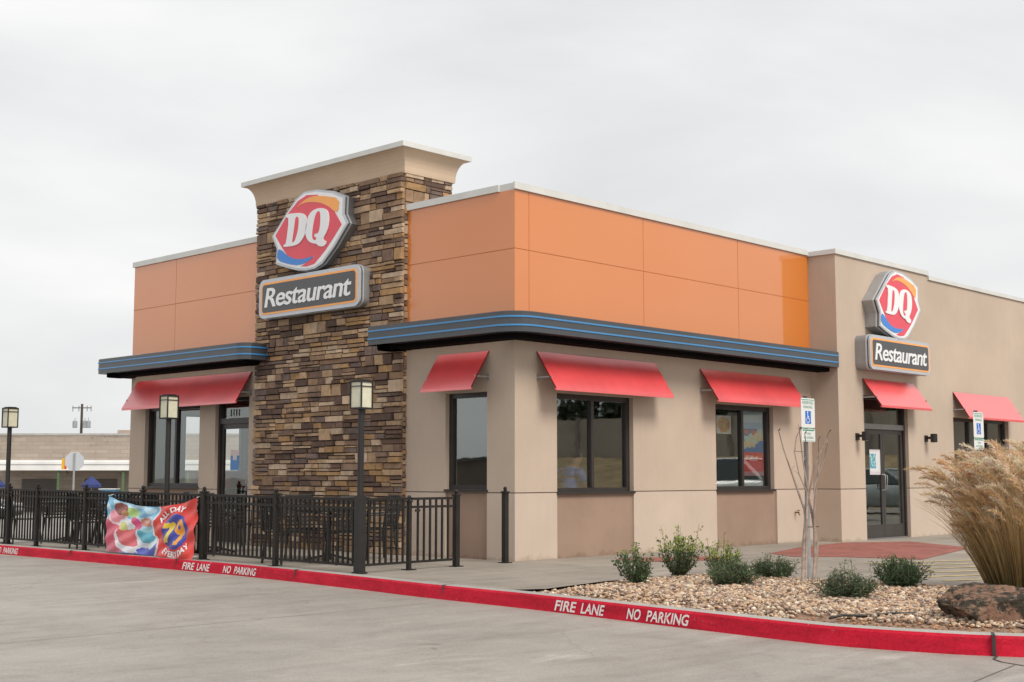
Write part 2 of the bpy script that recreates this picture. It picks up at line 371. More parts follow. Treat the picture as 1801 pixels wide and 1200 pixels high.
def put_text(mb, txt, fn, w_, h_, m, **k):
    vs, fs = text_geo(txt, w_, h_, **k)
    mb.mesh([fn(x, y) for x, y in vs], fs, m)
def raised_text(mb, txt, F, u, z, d0, d1, w_, h_, m, **k):
    vs, fs = text_geo(txt, w_, h_, **k); n = len(vs)
    A = [F.P(u + x, z + y, d0) for x, y in vs]; B = [F.P(u + x, z + y, d1) for x, y in vs]
    cnt = {}
    for f in fs:
        for i in range(len(f)):
            a, b = f[i], f[(i + 1) % len(f)]
            cnt[(a, b)] = cnt.get((a, b), 0) + 1
    side = [(a, b, n + b, n + a) for (a, b) in cnt if (b, a) not in cnt]
    mb.mesh(A + B, [tuple(n + i for i in f) for f in fs] + side, m)

def hf(mb, F, us, zs, cell, back=None):
    """wall as a height field: cell(u,z) -> (depth inward or None for an opening, material)"""
    lo_u, hi_u = us[0], us[1]
    us = sorted(set(round(u, 4) for u in us if lo_u <= u <= hi_u)); zs = sorted(set(round(z, 4) for z in zs)); T = 0.22
    g = {}
    for i in range(len(us) - 1):
        for j in range(len(zs) - 1):
            g[i, j] = cell((us[i] + us[i + 1]) / 2, (zs[j] + zs[j + 1]) / 2)
    for (i, j), (d, m) in g.items():
        u0, u1, z0, z1 = us[i], us[i + 1], zs[j], zs[j + 1]
        if d is not None:
            mb.face([F.P(u0, z0, -d), F.P(u1, z0, -d), F.P(u1, z1, -d), F.P(u0, z1, -d)], m)
            mb.face([F.P(u1, z0, -T), F.P(u0, z0, -T), F.P(u0, z1, -T), F.P(u1, z1, -T)], M_INT)
        dd = T if d is None else d
        r = g.get((i + 1, j)); t = g.get((i, j + 1))
        if r is not None:
            e = T if r[0] is None else r[0]
            if abs(e - dd) > 1e-5: mb.face([F.P(u1, z0, -dd), F.P(u1, z0, -e), F.P(u1, z1, -e), F.P(u1, z1, -dd)], (m if dd < e else r[1]) or M_STUCCO)
        if t is not None:
            e = T if t[0] is None else t[0]
            if abs(e - dd) > 1e-5: mb.face([F.P(u0, z1, -dd), F.P(u1, z1, -dd), F.P(u1, z1, -e), F.P(u0, z1, -e)], (m if dd < e else t[1]) or M_STUCCO)
    return us, zs

# ------------------------------------------------------------------ ground
GZ = -0.15
def sm(a, b, x): t = max(0, min(1, (x - a) / (b - a))); return t * t * (3 - 2 * t)
def gz(x, y): return GZ - 1.05 * sm(26, 70, 0.35 * x + 0.94 * y)
xs = [-900, -400, -200, -100, -60, -40] + list(range(-30, 61, 5)) + [70, 90, 130, 200, 400, 900]
ys = [-900, -400, -200, -100, -60, -40] + list(range(-30, 101, 5)) + [120, 160, 240, 400, 900]
g = MB(); vs = [(x, y, gz(x, y)) for y in ys for x in xs]; nx = len(xs)
g.mesh(vs, [(j * nx + i, j * nx + i + 1, (j + 1) * nx + i + 1, (j + 1) * nx + i) for j in range(len(ys) - 1) for i in range(nx - 1)], M_ROAD)
tag(g.build('ground', smooth=True), kind='structure')

# kerb path (top outer edge), sidewalk slab and planting bed
KP = [(-3.0, 12.0), (-2.99, 7.5), (-2.99, 3), (-3.07, 1.5), (-3.25, -.4), (-3.42, -1.8), (-3.53, -3.3), (-3.62, -4.15), (-3.82, -5.7), (-3.96, -6.9), (-3.98, -7.4),
      (-3.86, -8.05), (-3.7, -8.5), (-3.35, -9.1), (-2.8, -9.6), (-2.0, -9.95), (-1.0, -10.0), (0.0, -9.8), (0.7, -9.3), (1.0, -8.6)]
def smooth_path(P, n=6):
    P = [Vector((p[0], p[1], 0)) for p in P]; o = []
    for i in range(len(P) - 1):
        p0 = P[max(i - 1, 0)]; p1 = P[i]; p2 = P[i + 1]; p3 = P[min(i + 2, len(P) - 1)]
        for k in range(n):
            t = k / n
            o.append(0.5 * ((2 * p1) + (p2 - p0) * t + (2 * p0 - 5 * p1 + 4 * p2 - p3) * t * t + (3 * p1 - p0 - 3 * p2 + p3) * t ** 3))
    o.append(P[-1]); return o
KPS = smooth_path(KP)
def nrm(P, i):      # towards the island (right hand of travel is -x, so inside is left-hand normal flipped)
    d = (P[min(i + 1, len(P) - 1)] - P[max(i - 1, 0)]).normalized(); return Vector((-d.y, d.x, 0))
NK = [nrm(KPS, i) for i in range(len(KPS))]
k = MB(); n = len(KPS)
prof = [(-0.035, GZ - 0.1), (-0.03, GZ), (-0.004, -0.022), (0.016, 0.0), (0.05, 0.006), (0.155, 0.006), (0.155, -0.1)]
pv = [(KPS[i].x + NK[i].x * a, KPS[i].y + NK[i].y * a, z) for i in range(n) for a, z in prof]; q = len(prof)
for j in range(q - 1):
    k.mesh(pv, [(i * q + j, (i + 1) * q + j, (i + 1) * q + j + 1, i * q + j + 1) for i in range(n - 1)], M_KRED if j < 3 else M_KERB)
kerb = tag(k.build('kerb', smooth=False), kind='structure')
# lettering stencilled on the kerb face
cum = [0]
for i in range(1, n): cum.append(cum[-1] + (KPS[i] - KPS[i - 1]).length)
def kpos(s):
    for i in range(n - 1):
        if s <= cum[i + 1]:
            t = (s - cum[i]) / (cum[i + 1] - cum[i]); return KPS[i].lerp(KPS[i + 1], t), NK[i].lerp(NK[i + 1], t)
    return KPS[-1], NK[-1]
def s_at_y(y):
    for i in range(n - 1):
        if KPS[i].y >= y >= KPS[i + 1].y:
            return cum[i] + (KPS[i].y - y) / (KPS[i].y - KPS[i + 1].y) * (cum[i + 1] - cum[i])
def kerb_text(mb, txt, y0, y1):
    s0, s1 = s_at_y(y0), s_at_y(y1)
    def fn(x, y):
        p, nn = kpos(s0 + x); zz = -0.131 + y; a = -0.03 + (zz - GZ) / 0.128 * 0.026 - 0.004
        return (p.x + nn.x * a, p.y + nn.y * a, zz)
    vs, fs = text_geo(txt, s1 - s0, 0.100, bold=0.022, shear=0.10)
    mb.mesh([fn(*v) for v in vs], fs, M_WHITE_T)
m_, t_, b_ = _nodes('worn_white_stencil')
t_.links.new(ramp(t_, noise_fac(t_, 40, 5, 0.7), [(0.36, (0.62, 0.25, 0.27)), (0.46, (0.74, 0.70, 0.68))]), b_.inputs['Base Color']); b_.inputs['Roughness'].default_value = 0.6
M_WHITE_T = m_
for nm, a, b, c, d, far in (('near', -3.99, -4.70, -5.01, -5.79, 0), ('mid', 3.72, 3.03, 2.685, 1.86, 0), ('far', 10.6, 9.95, 9.6, 8.8, 1)):
    o = empty('kerb_lettering', (0, 0, 0))
    for tx, y0, y1 in (('FIRE', a, a + (b - a) * .44), ('LANE', a + (b - a) * .54, b), ('NO', c, c + (d - c) * .23), ('PARKING', c + (d - c) * .33, d)):
        t = MB(); kerb_text(t, tx, y0, y1); t.build('word', o)
    lab = {'near': 'white stencilled FIRE LANE NO PARKING on the red kerb in front of the gravel bed',
           'mid': 'white stencilled FIRE LANE NO PARKING on the red kerb below the black patio fence',
           'far': 'white stencilled NO PARKING cut off at the left end of the red kerb'}[nm]
    tag(o, lab, 'kerb lettering', 'stencilled words on the red kerb')
# sidewalk slab
inner = [KPS[i] + NK[i] * 0.155 for i in range(n)]
s = MB()
poly = [(p.x, p.y, 0.0) for p in inner if p.y > -3.25 and p.y < 11.3] 
poly = [(inner[0].x, 11.3, 0.0)] + [p for p in poly if p[0] < -2] + [(-2.99, -3.3, 0), (-1.76, -3.1, 0), (0.0, -3.25, 0), (0.12, -4.2, 0), (0.15, -5.7, 0), (0.2, -6.3, 0), (0.9, -6.6, 0), (1.16, -8.6, 0), (1.2, -12, 0), (40, -12, 0), (40, 11.3, 0)]
s.face(poly[::-1], M_WALK)
s.face([(-3.0, 11.3, -0.3), (40, 11.3, -0.3), (40, 11.3, 0), (-3.0, 11.3, 0)], M_KERB)
tag(s.build('pavement'), kind='structure')
# red brick paving, drains and painted hatch
RP = [(4.10, -1.55), (5.93, -0.95), (7.8, -0.7), (9.03, -1.39), (8.01, -2.84), (7.41, -3.21), (4.29, -3.96), (4.1, -2.8), (3.65, -2.24)]
PAVE2 = [(1.30, -0.76), (1.90, -0.76), (3.0, -1.40), (2.44, -2.01), (1.05, -1.32)]
s = MB(); s.face([(x, y, 0.005) for x, y in PAVE2][::-1], M_BRICKP); s.face([(x, y, 0.005) for x, y in RP][::-1], M_BRICKP)
tag(s.build('brick_paving'), kind='structure')
M_YEL = mat('worn_yellow_paint', (0.46, 0.36, 0.17), 0.7, 0.35, 5)
s = MB()
for i in range(6):
    y0 = -5.95 + i * 0.42; x0 = 0.9 + i * 0.42
    s.face([(x0, y0, 0.005), (x0 + 3.8, y0 - 1.7, 0.005), (x0 + 3.85, y0 - 1.6, 0.005), (x0 + 0.04, y0 + 0.1, 0.005)], M_YEL)
tag(s.build('road_marking'), kind='structure')
M_CRACK = mat('crack_dark', (0.05, 0.045, 0.04), 0.9)
s = MB()
def strip(mb, pts, wd, z, m):
    for i in range(len(pts) - 1):
        p = Vector((pts[i][0], pts[i][1], 0)); q_ = Vector((pts[i + 1][0], pts[i + 1][1], 0)); a = (q_ - p).normalized(); a = Vector((-a.y, a.x, 0)) * wd / 2
        mb.face([(p - a).to_tuple()[:2] + (z,), (q_ - a).to_tuple()[:2] + (z,), (q_ + a).to_tuple()[:2] + (z,), (p + a).to_tuple()[:2] + (z,)], m)
strip(s, [(-3.72, -8.53), (-3.9, -8.58), (-4.0, -8.68), (-4.08, -8.88), (-4.15, -9.4), (-4.4, -10.5)], 0.02, GZ + 0.004, M_CRACK)
strip(s, [(-4.10, -8.82), (-4.6, -8.88), (-5.03, -8.94), (-6.5, -9.2), (-9, -9.6)], 0.012, GZ + 0.004, mat('joint_sealant', (0.17, 0.155, 0.14), 0.9))
s.box(Fr((-3.705, -8.50, 0), (0.45, -0.9, 0)), -0.012, 0.012, GZ, 0.008, -0.16, 0.041, M_CRACK)
s.box(Fr((-3.62, -4.45, 0), (0.1, -0.9, 0)), -0.003, 0.003, GZ, 0.007, -0.16, 0.0, M_CRACK)
for yj in (7.0, 3.9, 0.9, -2.2):
    p, nn = kpos(s_at_y(yj)); s.box(Fr((p.x, p.y, 0), (0, -1, 0)), -0.002, 0.002, GZ, 0.0075, -0.155, 0.024, M_CRACK)
for yj, xe in ((8.6, -34), (3.1, -30), (-2.4, -22)):
    strip(s, [(-3.12 if yj > 0 else -3.52, yj), (xe, yj)], 0.010, GZ + 0.004, mat('old_joint', (0.235, 0.21, 0.185), 0.9, .3, 2))
tag(s.build('kerb_joint'), kind='structure')
# gravel bed
bedp = [(p.x, p.y) for p in inner if p.y < -3.2] + [(1.02, -8.6), (0.8, -6.7), (0.15, -6.35), (0.08, -5.7), (0.0, -4.2), (-0.1, -3.35), (-1.76, -3.16), (-2.99, -3.38)]
def inside(x, y, P):
    c = False; j = len(P) - 1
    for i in range(len(P)):
        if (P[i][1] > y) != (P[j][1] > y) and x < (P[j][0] - P[i][0]) * (y - P[i][1]) / (P[j][1] - P[i][1]) + P[i][0]: c = not c
        j = i
    return c
def edge_d(x, y, P):
    best = 9
    for i in range(len(P)):
        a = Vector(P[i]); b = Vector(P[(i + 1) % len(P)]); ab = b - a; t = max(0, min(1, (Vector((x, y)) - a).dot(ab) / max(1e-9, ab.length_squared)))
        best = min(best, (Vector((x, y)) - a - ab * t).length)
    return best
def bedz(x, y): return -0.03 + 0.07 * sm(0, 0.5, edge_d(x, y, bedp)) + 0.012 * noise.noise(Vector((x * 2, y * 2, 0)))
b = MB(); st = 0.14; grid = {}
cx0 = -4.2
b.face([(x, y, -0.035) for x, y in bedp], mat('bed_soil', (0.26, 0.17, 0.115), 0.95, 0.3, 9, bumpy=0.6))
ix = [cx0 + i * st for i in range(42)]; iy = [-10.2 + j * st for j in range(52)]
for x in ix:
    for y in iy:
        if all(inside(a, c, bedp) for a, c in ((x, y), (x + st, y), (x + st, y + st), (x, y + st))):
            b.face([(a, c, bedz(a, c) - 0.012) for a, c in ((x, y), (x + st, y), (x + st, y + st), (x, y + st))], MATS['bed_soil'])
tag(b.build('planting_bed'), kind='structure')
PH = (1 + 5 ** .5) / 2
ICO = [Vector(v).normalized() for v in [(-1, PH, 0), (1, PH, 0), (-1, -PH, 0), (1, -PH, 0), (0, -1, PH), (0, 1, PH), (0, -1, -PH), (0, 1, -PH), (PH, 0, -1), (PH, 0, 1), (-PH, 0, -1), (-PH, 0, 1)]]
ICF = [(0, 11, 5), (0, 5, 1), (0, 1, 7), (0, 7, 10), (0, 10, 11), (1, 5, 9), (5, 11, 4), (11, 10, 2), (10, 7, 6), (7, 1, 8), (3, 9, 4), (3, 4, 2), (3, 2, 6), (3, 6, 8), (3, 8, 9), (4, 9, 5), (2, 4, 11), (6, 2, 10), (8, 6, 7), (9, 8, 1)]
PEB = [(0.60, 0.43, 0.29), (0.55, 0.36, 0.22), (0.66, 0.52, 0.38), (0.42, 0.27, 0.17), (0.36, 0.28, 0.23), (0.64, 0.43, 0.28), (0.26, 0.16, 0.11), (0.74, 0.64, 0.51), (0.48, 0.35, 0.27), (0.20, 0.14, 0.11)]
M_PEB = mat_vcol('pebble', 0.75, 0.2, 40, 0.2, 60)
gv = MB(); cnt = 0; rnd = random.Random(3)
while cnt < 24000:
    x = rnd.uniform(-4.1, 1.1); y = rnd.uniform(-9.9, -3.1)
    if not inside(x, y, bedp): continue
    if y < -8.9 and rnd.random() < 0.6: continue
    ed = edge_d(x, y, bedp)
    if ed < 0.05 and rnd.random() < 0.5: continue
    drip = (ed < 0.30 and x < -2.9 and y < -6.7)          # the bare reddish strip before the drip line
    if drip and rnd.random() < 0.55: continue
    sz = rnd.uniform(0.009, 0.025) * (0.6 if drip else 1); cnt += 1
    rot = Matrix.Rotation(rnd.uniform(0, 6.28), 3, 'Z') @ Matrix.Rotation(rnd.uniform(-.6, .6), 3, 'X')
    sc3 = (sz * rnd.uniform(.8, 1.4), sz * rnd.uniform(.7, 1.1), sz * rnd.uniform(.5, .9))
    cz = bedz(x, y) + sz * rnd.uniform(-0.2, 0.7)
    c = rnd.choice(PEB); f = rnd.uniform(.75, 1.12)
    if drip: c = (c[0] * .85, c[1] * .62, c[2] * .5)
    vs = []
    for p in ICO:
        v = Vector((p.x * sc3[0], p.y * sc3[1], p.z * sc3[2])) * rnd.uniform(.82, 1.15); v = rot @ v; vs.append((v.x + x, v.y + y, v.z + cz))
    gv.mesh(vs, ICF, M_PEB, (c[0] * f, c[1] * f, c[2] * f))
tag(gv.build('gravel'), 'tan and cream gravel covering the planting bed behind the red kerb', 'gravel', kind='stuff')
s = MB(); hp = [(-3.66, -7.08, 0.02), (-3.58, -7.16, 0.045), (-3.42, -7.30, 0.04), (-3.22, -7.44, 0.055), (-2.98, -7.6, 0.045), (-2.9, -7.75, 0.03)]
s.tube(hp, 0.011, M_BLACK, 8); tag(s.build('drip_hose', smooth=True), 'thin black irrigation hose lying on the gravel beside the boulder', 'hose')

# ------------------------------------------------------------------ the restaurant building
bld = empty('restaurant_building', (0, 0, 0), 0, 'tan stucco fast food restaurant with orange parapet, dark band and stacked stone tower', 'building')
L = 10.45; ZW = 3.47; ZR = 5.33; JZ = 0.965; JH = 0.016
def pil(dark):      # lower part under the windows is darker and set back
    def cell_factory(openings, u0, u1, base_depth=0.0):
        def cell(u, z):
            for a, b, c, d in openings:
                if a < u < b and c < z < d: return (None, None)
            for a, b in dark:
                if a < u < b and z < JZ - 0.02: return (base_depth + 0.035, M_STUCCO_DARK)
            if JZ - JH < z < JZ: return (base_depth + 0.012, M_GROOVE)
            return (base_depth, M_STUCCO_LOW if z < JZ - JH else M_STUCCO)
        return cell
    return cell_factory
# side A (street): windows u = -y
opA = [(-9.90, -8.01, 0.97, 2.50), (-7.50, -6.46, 0.0, 2.60), (-1.43, -0.555, 0.97, 2.42)]
dkA = [(-9.90, -8.01), (-1.43, -0.555)]
def brk(op, dk, lo, hi):
    u = [lo, hi]
    for a, b, c, d in op: u += [a, b]
    for a, b in dk: u += [a, b]
    return u
def zb(op, top): return [0.0, JZ - JH, JZ, top, 0.97] + [o[2] for o in op] + [o[3] for o in op]
wmb = MB(); hf(wmb, FA, brk(opA, dkA, -L, -6.2), zb(opA, 3.2), pil(dkA)(opA, 0, 0)); wmb.build('wall', bld)
wmb = MB(); hf(wmb, FA, brk(opA[2:], dkA[1:], -2.33, 0.0), zb(opA, 3.2), pil(dkA)(opA, 0, 0)); wmb.build('wall', bld)
opB = [(0.90, 2.70, 0.93, 2.42), (4.94, 6.73, 0.93, 2.42)]
dkB = [(0.90, 2.70), (4.94, 6.80)]
wmb = MB(); hf(wmb, FB, brk(opB, dkB, 0.0, 8.04), zb(opB, 3.2), pil(dkB)(opB, 0, 0)); wmb.build('wall', bld)
opC = [(8.97, 10.72, 0.0, 2.72), (12.74, 15.50, 0.93, 2.42)]
dkC = [(12.5, 15.6)]
wmb = MB(); hf(wmb, FC, brk(opC, dkC, 8.04, 32.0), zb(opC, 5.22) , pil(dkC)(opC, 0, 0))
wmb.box(FC, 8.045, 11.77, 5.221, 5.31, -0.218, -0.0005, M_STUCCO)
wmb.build('wall', bld)
# returns of the projecting block
wmb = MB(); F_ = Fr((8.04, 0, 0), (0, -1, 0)); hf(wmb, F_, [-3.0, 0.57], [0, JZ - JH, JZ, 5.31], pil([])([], 0, 0)); wmb.build('wall', bld)
# end wall
opN = [(-2.55, -1.10, 0.97, 2.45), (-7.0, -4.5, 0.97, 2.45)]
wmb = MB(); hf(wmb, FN, brk(opN, [], -32.0, 0.0), zb(opN, ZR), pil([])(opN, 0, 0)); wmb.build('wall', bld)
wmb = MB(); wmb.abox(31.78, 32.0, -0.5, 10.4, 0, 5.2, M_STUCCO); wmb.build('wall', bld)
# parapet: orange panels with seams (height field again)
def panels(F, lo, hi, vert, seamz, ztop):
    mb = MB(); us = [lo, hi]; 
    for v in vert: us += [v - 0.005, v + 0.005]
    zs = [3.2, ztop, seamz - 0.005, seamz + 0.005]
    def cell(u, z):
        for v in vert:
            if abs(u - v) < 0.005: return (0.006, M_SEAM)
        if abs(z - seamz) < 0.005: return (0.006, M_SEAM)
        return (0.0, M_ORANGE)
    hf(mb, F, us, zs, cell); return mb.build('parapet_panel', bld)
M_SEAM = mat('orange_seam', (0.50, 0.16, 0.04), 0.7)
M_SEAM.name = 'orange_seam'
panels(FA, -L, -6.2, [-8.93], 4.465, ZR); panels(FA, -2.33, 0.0, [], 4.465, ZR)
panels(FB, 0.0, 8.04, [0.30, 3.0, 5.69], 4.465, ZR)
# coping caps
cp = MB()
def cap(mb, F, lo, hi, z0=ZR, h=0.10, o=0.035): mb.box(F, lo, hi, z0, z0 + h, -0.30, o, M_COPING)
cap(cp, FA, -L + 0.302, -6.19); cp.box(FA, -L - 0.033, -L + 0.302, ZR, ZR + 0.1, -0.3, 0.035, M_COPING); cap(cp, FA, -2.335, -0.302); cp.build('roof_coping', bld)
cp = MB(); cap(cp, FB, 0.0, 8.04); cp.build('roof_coping', bld); cp = MB(); cp.box(FB, -0.035, 0.0, ZR, ZR + 0.10, 0.0, 0.035, M_COPING); cp.build('roof_coping', bld)
cp = MB(); cap(cp, FC, 8.005, 11.77, 5.31, 0.09); cap(cp, FC, 11.77, 32.03, 5.222, 0.08)
cp.box(F_, -0.5, 0.27, 5.312, 5.398, -0.25, 0.035, M_COPING); cp.build('roof_coping', bld)
cp = MB(); cap(cp, FN, -32, -0.302); cp.build('roof_coping', bld)
rf = MB(); rf.abox(0.22, 31.78, 0.22, 10.23, 4.6, 4.7, mat('roof_membrane', (0.5, 0.5, 0.48), 0.8)); rf.abox(8.3, 31.7, -0.34, 0.22, 4.6, 4.7, MATS['roof_membrane']); rf.build('roof', bld)
# interior shell
it = MB(); it.abox(0.25, 31.7, 0.25, 10.2, 0.0, 0.02, M_INTF); it.abox(8.3, 31.7, -0.34, 0.25, 0.0, 0.02, M_INTF)
it.build('interior_floor', bld)
it = MB(); it.abox(0.23, 31.7, 0.23, 10.2, 3.0, 3.05, mat('ceiling_tile', (0.35, 0.34, 0.32), 0.9)); it.abox(8.3, 31.7, -0.34, 0.23, 3.0, 3.05, MATS['ceiling_tile']); it.build('interior_ceiling', bld)
it = MB(); it.abox(8.5, 8.6, 2.6, 10.2, 0.02, 3.0, M_INT); it.abox(3.4, 8.5, 5.6, 5.7, 0.02, 3.0, M_INT); it.abox(11.5, 11.6, 0.23, 10.2, 0.02, 3.0, M_INT); it.build('interior_wall', bld)

# --- windows and doors
def window(F, u0, u1, z0, z1, mull, gm, fw=0.055, dep=0.12, name='window', label=None, transom=None):
    f = MB()
    f.box(F, u0, u0 + fw, z0, z1, -dep - 0.05, -dep + 0.04, M_FRAME); f.box(F, u1 - fw, u1, z0, z1, -dep - 0.05, -dep + 0.04, M_FRAME)
    f.box(F, u0 + fw, u1 - fw, z1 - fw, z1, -dep - 0.05, -dep + 0.04, M_FRAME)
    f.box(F, u0 + fw, u1 - fw, z0 + 0.03, z0 + 0.09, -dep - 0.05, -dep + 0.04, M_FRAME)
    f.box(F, u0 - 0.01, u1 + 0.02, z0 - 0.002, z0 + 0.03, -dep - 0.05, 0.02, M_FRAME)
    for mu in mull: f.box(F, mu - 0.03, mu + 0.03, z0 + 0.09, z1 - fw, -dep - 0.048, -dep + 0.045, M_FRAME)
    o = empty(name, (0, 0, 0)); o.parent = bld
    if label: o['label'] = label
    f.build('frame', o)
    es = [u0 + fw] + list(mull) + [u1 - fw]
    for a, b_ in zip(es, es[1:]):
        a2 = a + (0.03 if a != es[0] else 0); b2 = b_ - (0.03 if b_ != es[-1] else 0)
        gg = MB(); gg.face([F.P(a2, z0 + .09, -dep), F.P(b2, z0 + .09, -dep), F.P(b2, z1 - fw, -dep), F.P(a2, z1 - fw, -dep)], gm); gg.build('pane', o)
    return o
window(FA, -9.90, -8.01, 0.97, 2.50, [-8.93], M_GLASS, label='wide window left of the street door')
window(FA, -1.43, -0.555, 0.97, 2.42, [], M_GLASSB, fw=0.07, label='single narrow window right of the stone tower')
window(FB, 0.90, 2.70, 0.93, 2.42, [1.80], M_GLASSB, fw=0.08, label='two pane window with a seated man behind it')
window(FB, 4.94, 6.73, 0.93, 2.42, [5.86], M_GLASSB, fw=0.08, label='two pane window with a blue and red poster')
window(FC, 12.74, 15.50, 0.93, 2.42, [13.66, 14.58], M_GLASSB, fw=0.07, label='wide window behind the ornamental grass')
window(FN, -2.55, -1.10, 0.97, 2.45, [], M_GLASS)
window(FN, -7.0, -4.5, 0.97, 2.45, [-5.75], M_GLASS)
def door(F, u0, u1, ztop, head, leaves, gm, alu=False, label=None, dep=0.12):
    o = empty('door', (0, 0, 0)); o.parent = bld
    if label: o['label'] = label
    f = MB(); MF = M_FRAME
    f.box(F, u0, u0 + 0.06, 0, ztop, -dep - 0.06, -dep + 0.05, MF); f.box(F, u1 - 0.06, u1, 0, ztop, -dep - 0.06, -dep + 0.05, MF)
    f.box(F, u0 + 0.06, u1 - 0.06, ztop - 0.06, ztop, -dep - 0.06, -dep + 0.05, MF)
    f.box(F, u0 + 0.06, u1 - 0.06, head, head + 0.10, -dep - 0.06, -dep + 0.055, M_ALU if alu else MF)
    f.box(F, u0 + 0.02, u1 - 0.02, 0, 0.025, -dep - 0.07, -dep + 0.08, M_ALU)
    f.build('door_frame', o)
    gg = MB(); gg.face([F.P(u0 + .06, head + .1, -dep), F.P(u1 - .06, head + .1, -dep), F.P(u1 - .06, ztop - .06, -dep), F.P(u0 + .06, ztop - .06, -dep)], gm); gg.build('transom_pane', o)
    wl = (u1 - u0 - 0.12) / leaves
    for i in range(leaves):
        a = u0 + 0.06 + i * wl + 0.004; b_ = a + wl - 0.008; sw = 0.07
        l = MB(); MM = M_ALU2 if alu else MF
        l.box(F, a, a + sw, 0.03, head - 0.004, -dep - 0.03, -dep + 0.02, MM); l.box(F, b_ - sw, b_, 0.03, head - 0.004, -dep - 0.03, -dep + 0.02, MM)
        l.box(F, a + sw, b_ - sw, head - 0.09, head - 0.004, -dep - 0.03, -dep + 0.02, MM); l.box(F, a + sw, b_ - sw, 0.03, 0.27, -dep - 0.03, -dep + 0.02, MM)
        l.build('door_leaf', o)
        gg = MB(); gg.face([F.P(a + sw, .27, -dep), F.P(b_ - sw, .27, -dep), F.P(b_ - sw, head - .09, -dep), F.P(a + sw, head - .09, -dep)], gm); gg.build('pane', o)
        hx = (b_ - 0.035) if (leaves == 1 or i == 0) else (a + 0.035)
        hm = MB(); hm.tube([F.P(hx, 0.92, -dep + 0.02), F.P(hx, 0.95, -dep + 0.08), F.P(hx, 1.2, -dep + 0.08), F.P(hx, 1.23, -dep + 0.02)], 0.012, M_GALV, 8); hm.build('handle', o, smooth=True)
M_ALU2 = mat('dark_anodised', (0.075, 0.068, 0.066), 0.35, 0.1, metal=0.4)
door(FA, -7.50, -6.46, 2.60, 2.13, 1, M_GLASS, label='single glazed street door beside the stone tower')
door(FC, 8.97, 10.72, 2.72, 2.09, 2, M_GLASSB, True, 'double glazed entrance doors under the sign')
# bronze window sill lines and house number on the transom
hn = empty('house_number', (0, 0, 0))
for i_ in range(4):
    t = MB(); put_text(t, '1', lambda x, y: FA.P(-7.19 + i_ * .085 + x, 2.27 + y, -0.113), 0.024, 0.12, M_FRAME); t.build('digit', hn)
tag(hn, 'dark number 1111 on the glass above the street door', 'number')

# --- canopy band with two blue tubes
def band(path, name, close_end=True):
    o = empty('canopy_band', (0, 0, 0)); o.parent = bld
    P = [Vector((p[0], p[1], 0)) for p in path]; n_ = len(P)
    N = [nrm(P, i) for i in range(n_)]
    def sweep(prof, m, nm, pr, closed=True):
        mb = MB(); q_ = len(prof)
        vs = [(P[i].x + N[i].x * a, P[i].y + N[i].y * a, z) for i in range(n_) for a, z in prof]
        mb.mesh(vs, [(i * q_ + j, (i + 1) * q_ + j, (i + 1) * q_ + (j + 1) % q_, i * q_ + (j + 1) % q_) for i in range(n_ - 1) for j in range(q_)] + [tuple(range(q_)), tuple((n_ - 1) * q_ + j for j in reversed(range(q_)))], m)
        return mb.build(nm, pr)
    sweep([(0.0, 3.185), (0.0, 3.465), (0.02, 3.475), (0.42, 3.475), (0.42, 3.185)], M_BAND, 'fascia', o)
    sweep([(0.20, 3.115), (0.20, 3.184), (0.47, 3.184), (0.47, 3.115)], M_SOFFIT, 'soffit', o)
    for z in (3.275, 3.395):
        sweep([(-0.012, z - 0.012), (-0.012, z + 0.012), (0.0, z + 0.012), (0.0, z - 0.012)], M_BLUE, 'blue_tube', o)
    return o
def arc(cx_, cy_, r, a0, a1, k_=8): return [(cx_ + r * math.cos(R(a0 + (a1 - a0) * i / k_)), cy_ + r * math.sin(R(a0 + (a1 - a0) * i / k_))) for i in range(k_ + 1)]
rr = 0.42
band([(-0.09, 2.56), (-0.57, 2.56), (-0.6, 2.53), (-0.6, 1.0)] + arc(-0.6 + rr, -0.6 + rr, rr, 180, 270) + [(2.0, -0.6), (5, -0.6), (8.04, -0.6)], 'r')
band([(0.6, L + 0.32)] + arc(-0.6 + 0.12, L + 0.32 - 0.12, 0.12, 90, 180, 4) + [(-0.6, 9), (-0.6, 7)] + arc(-0.6 + 0.22, 5.8 + 0.22, 0.22, 180, 270, 6) + [(-0.09, 5.8)], 'l')

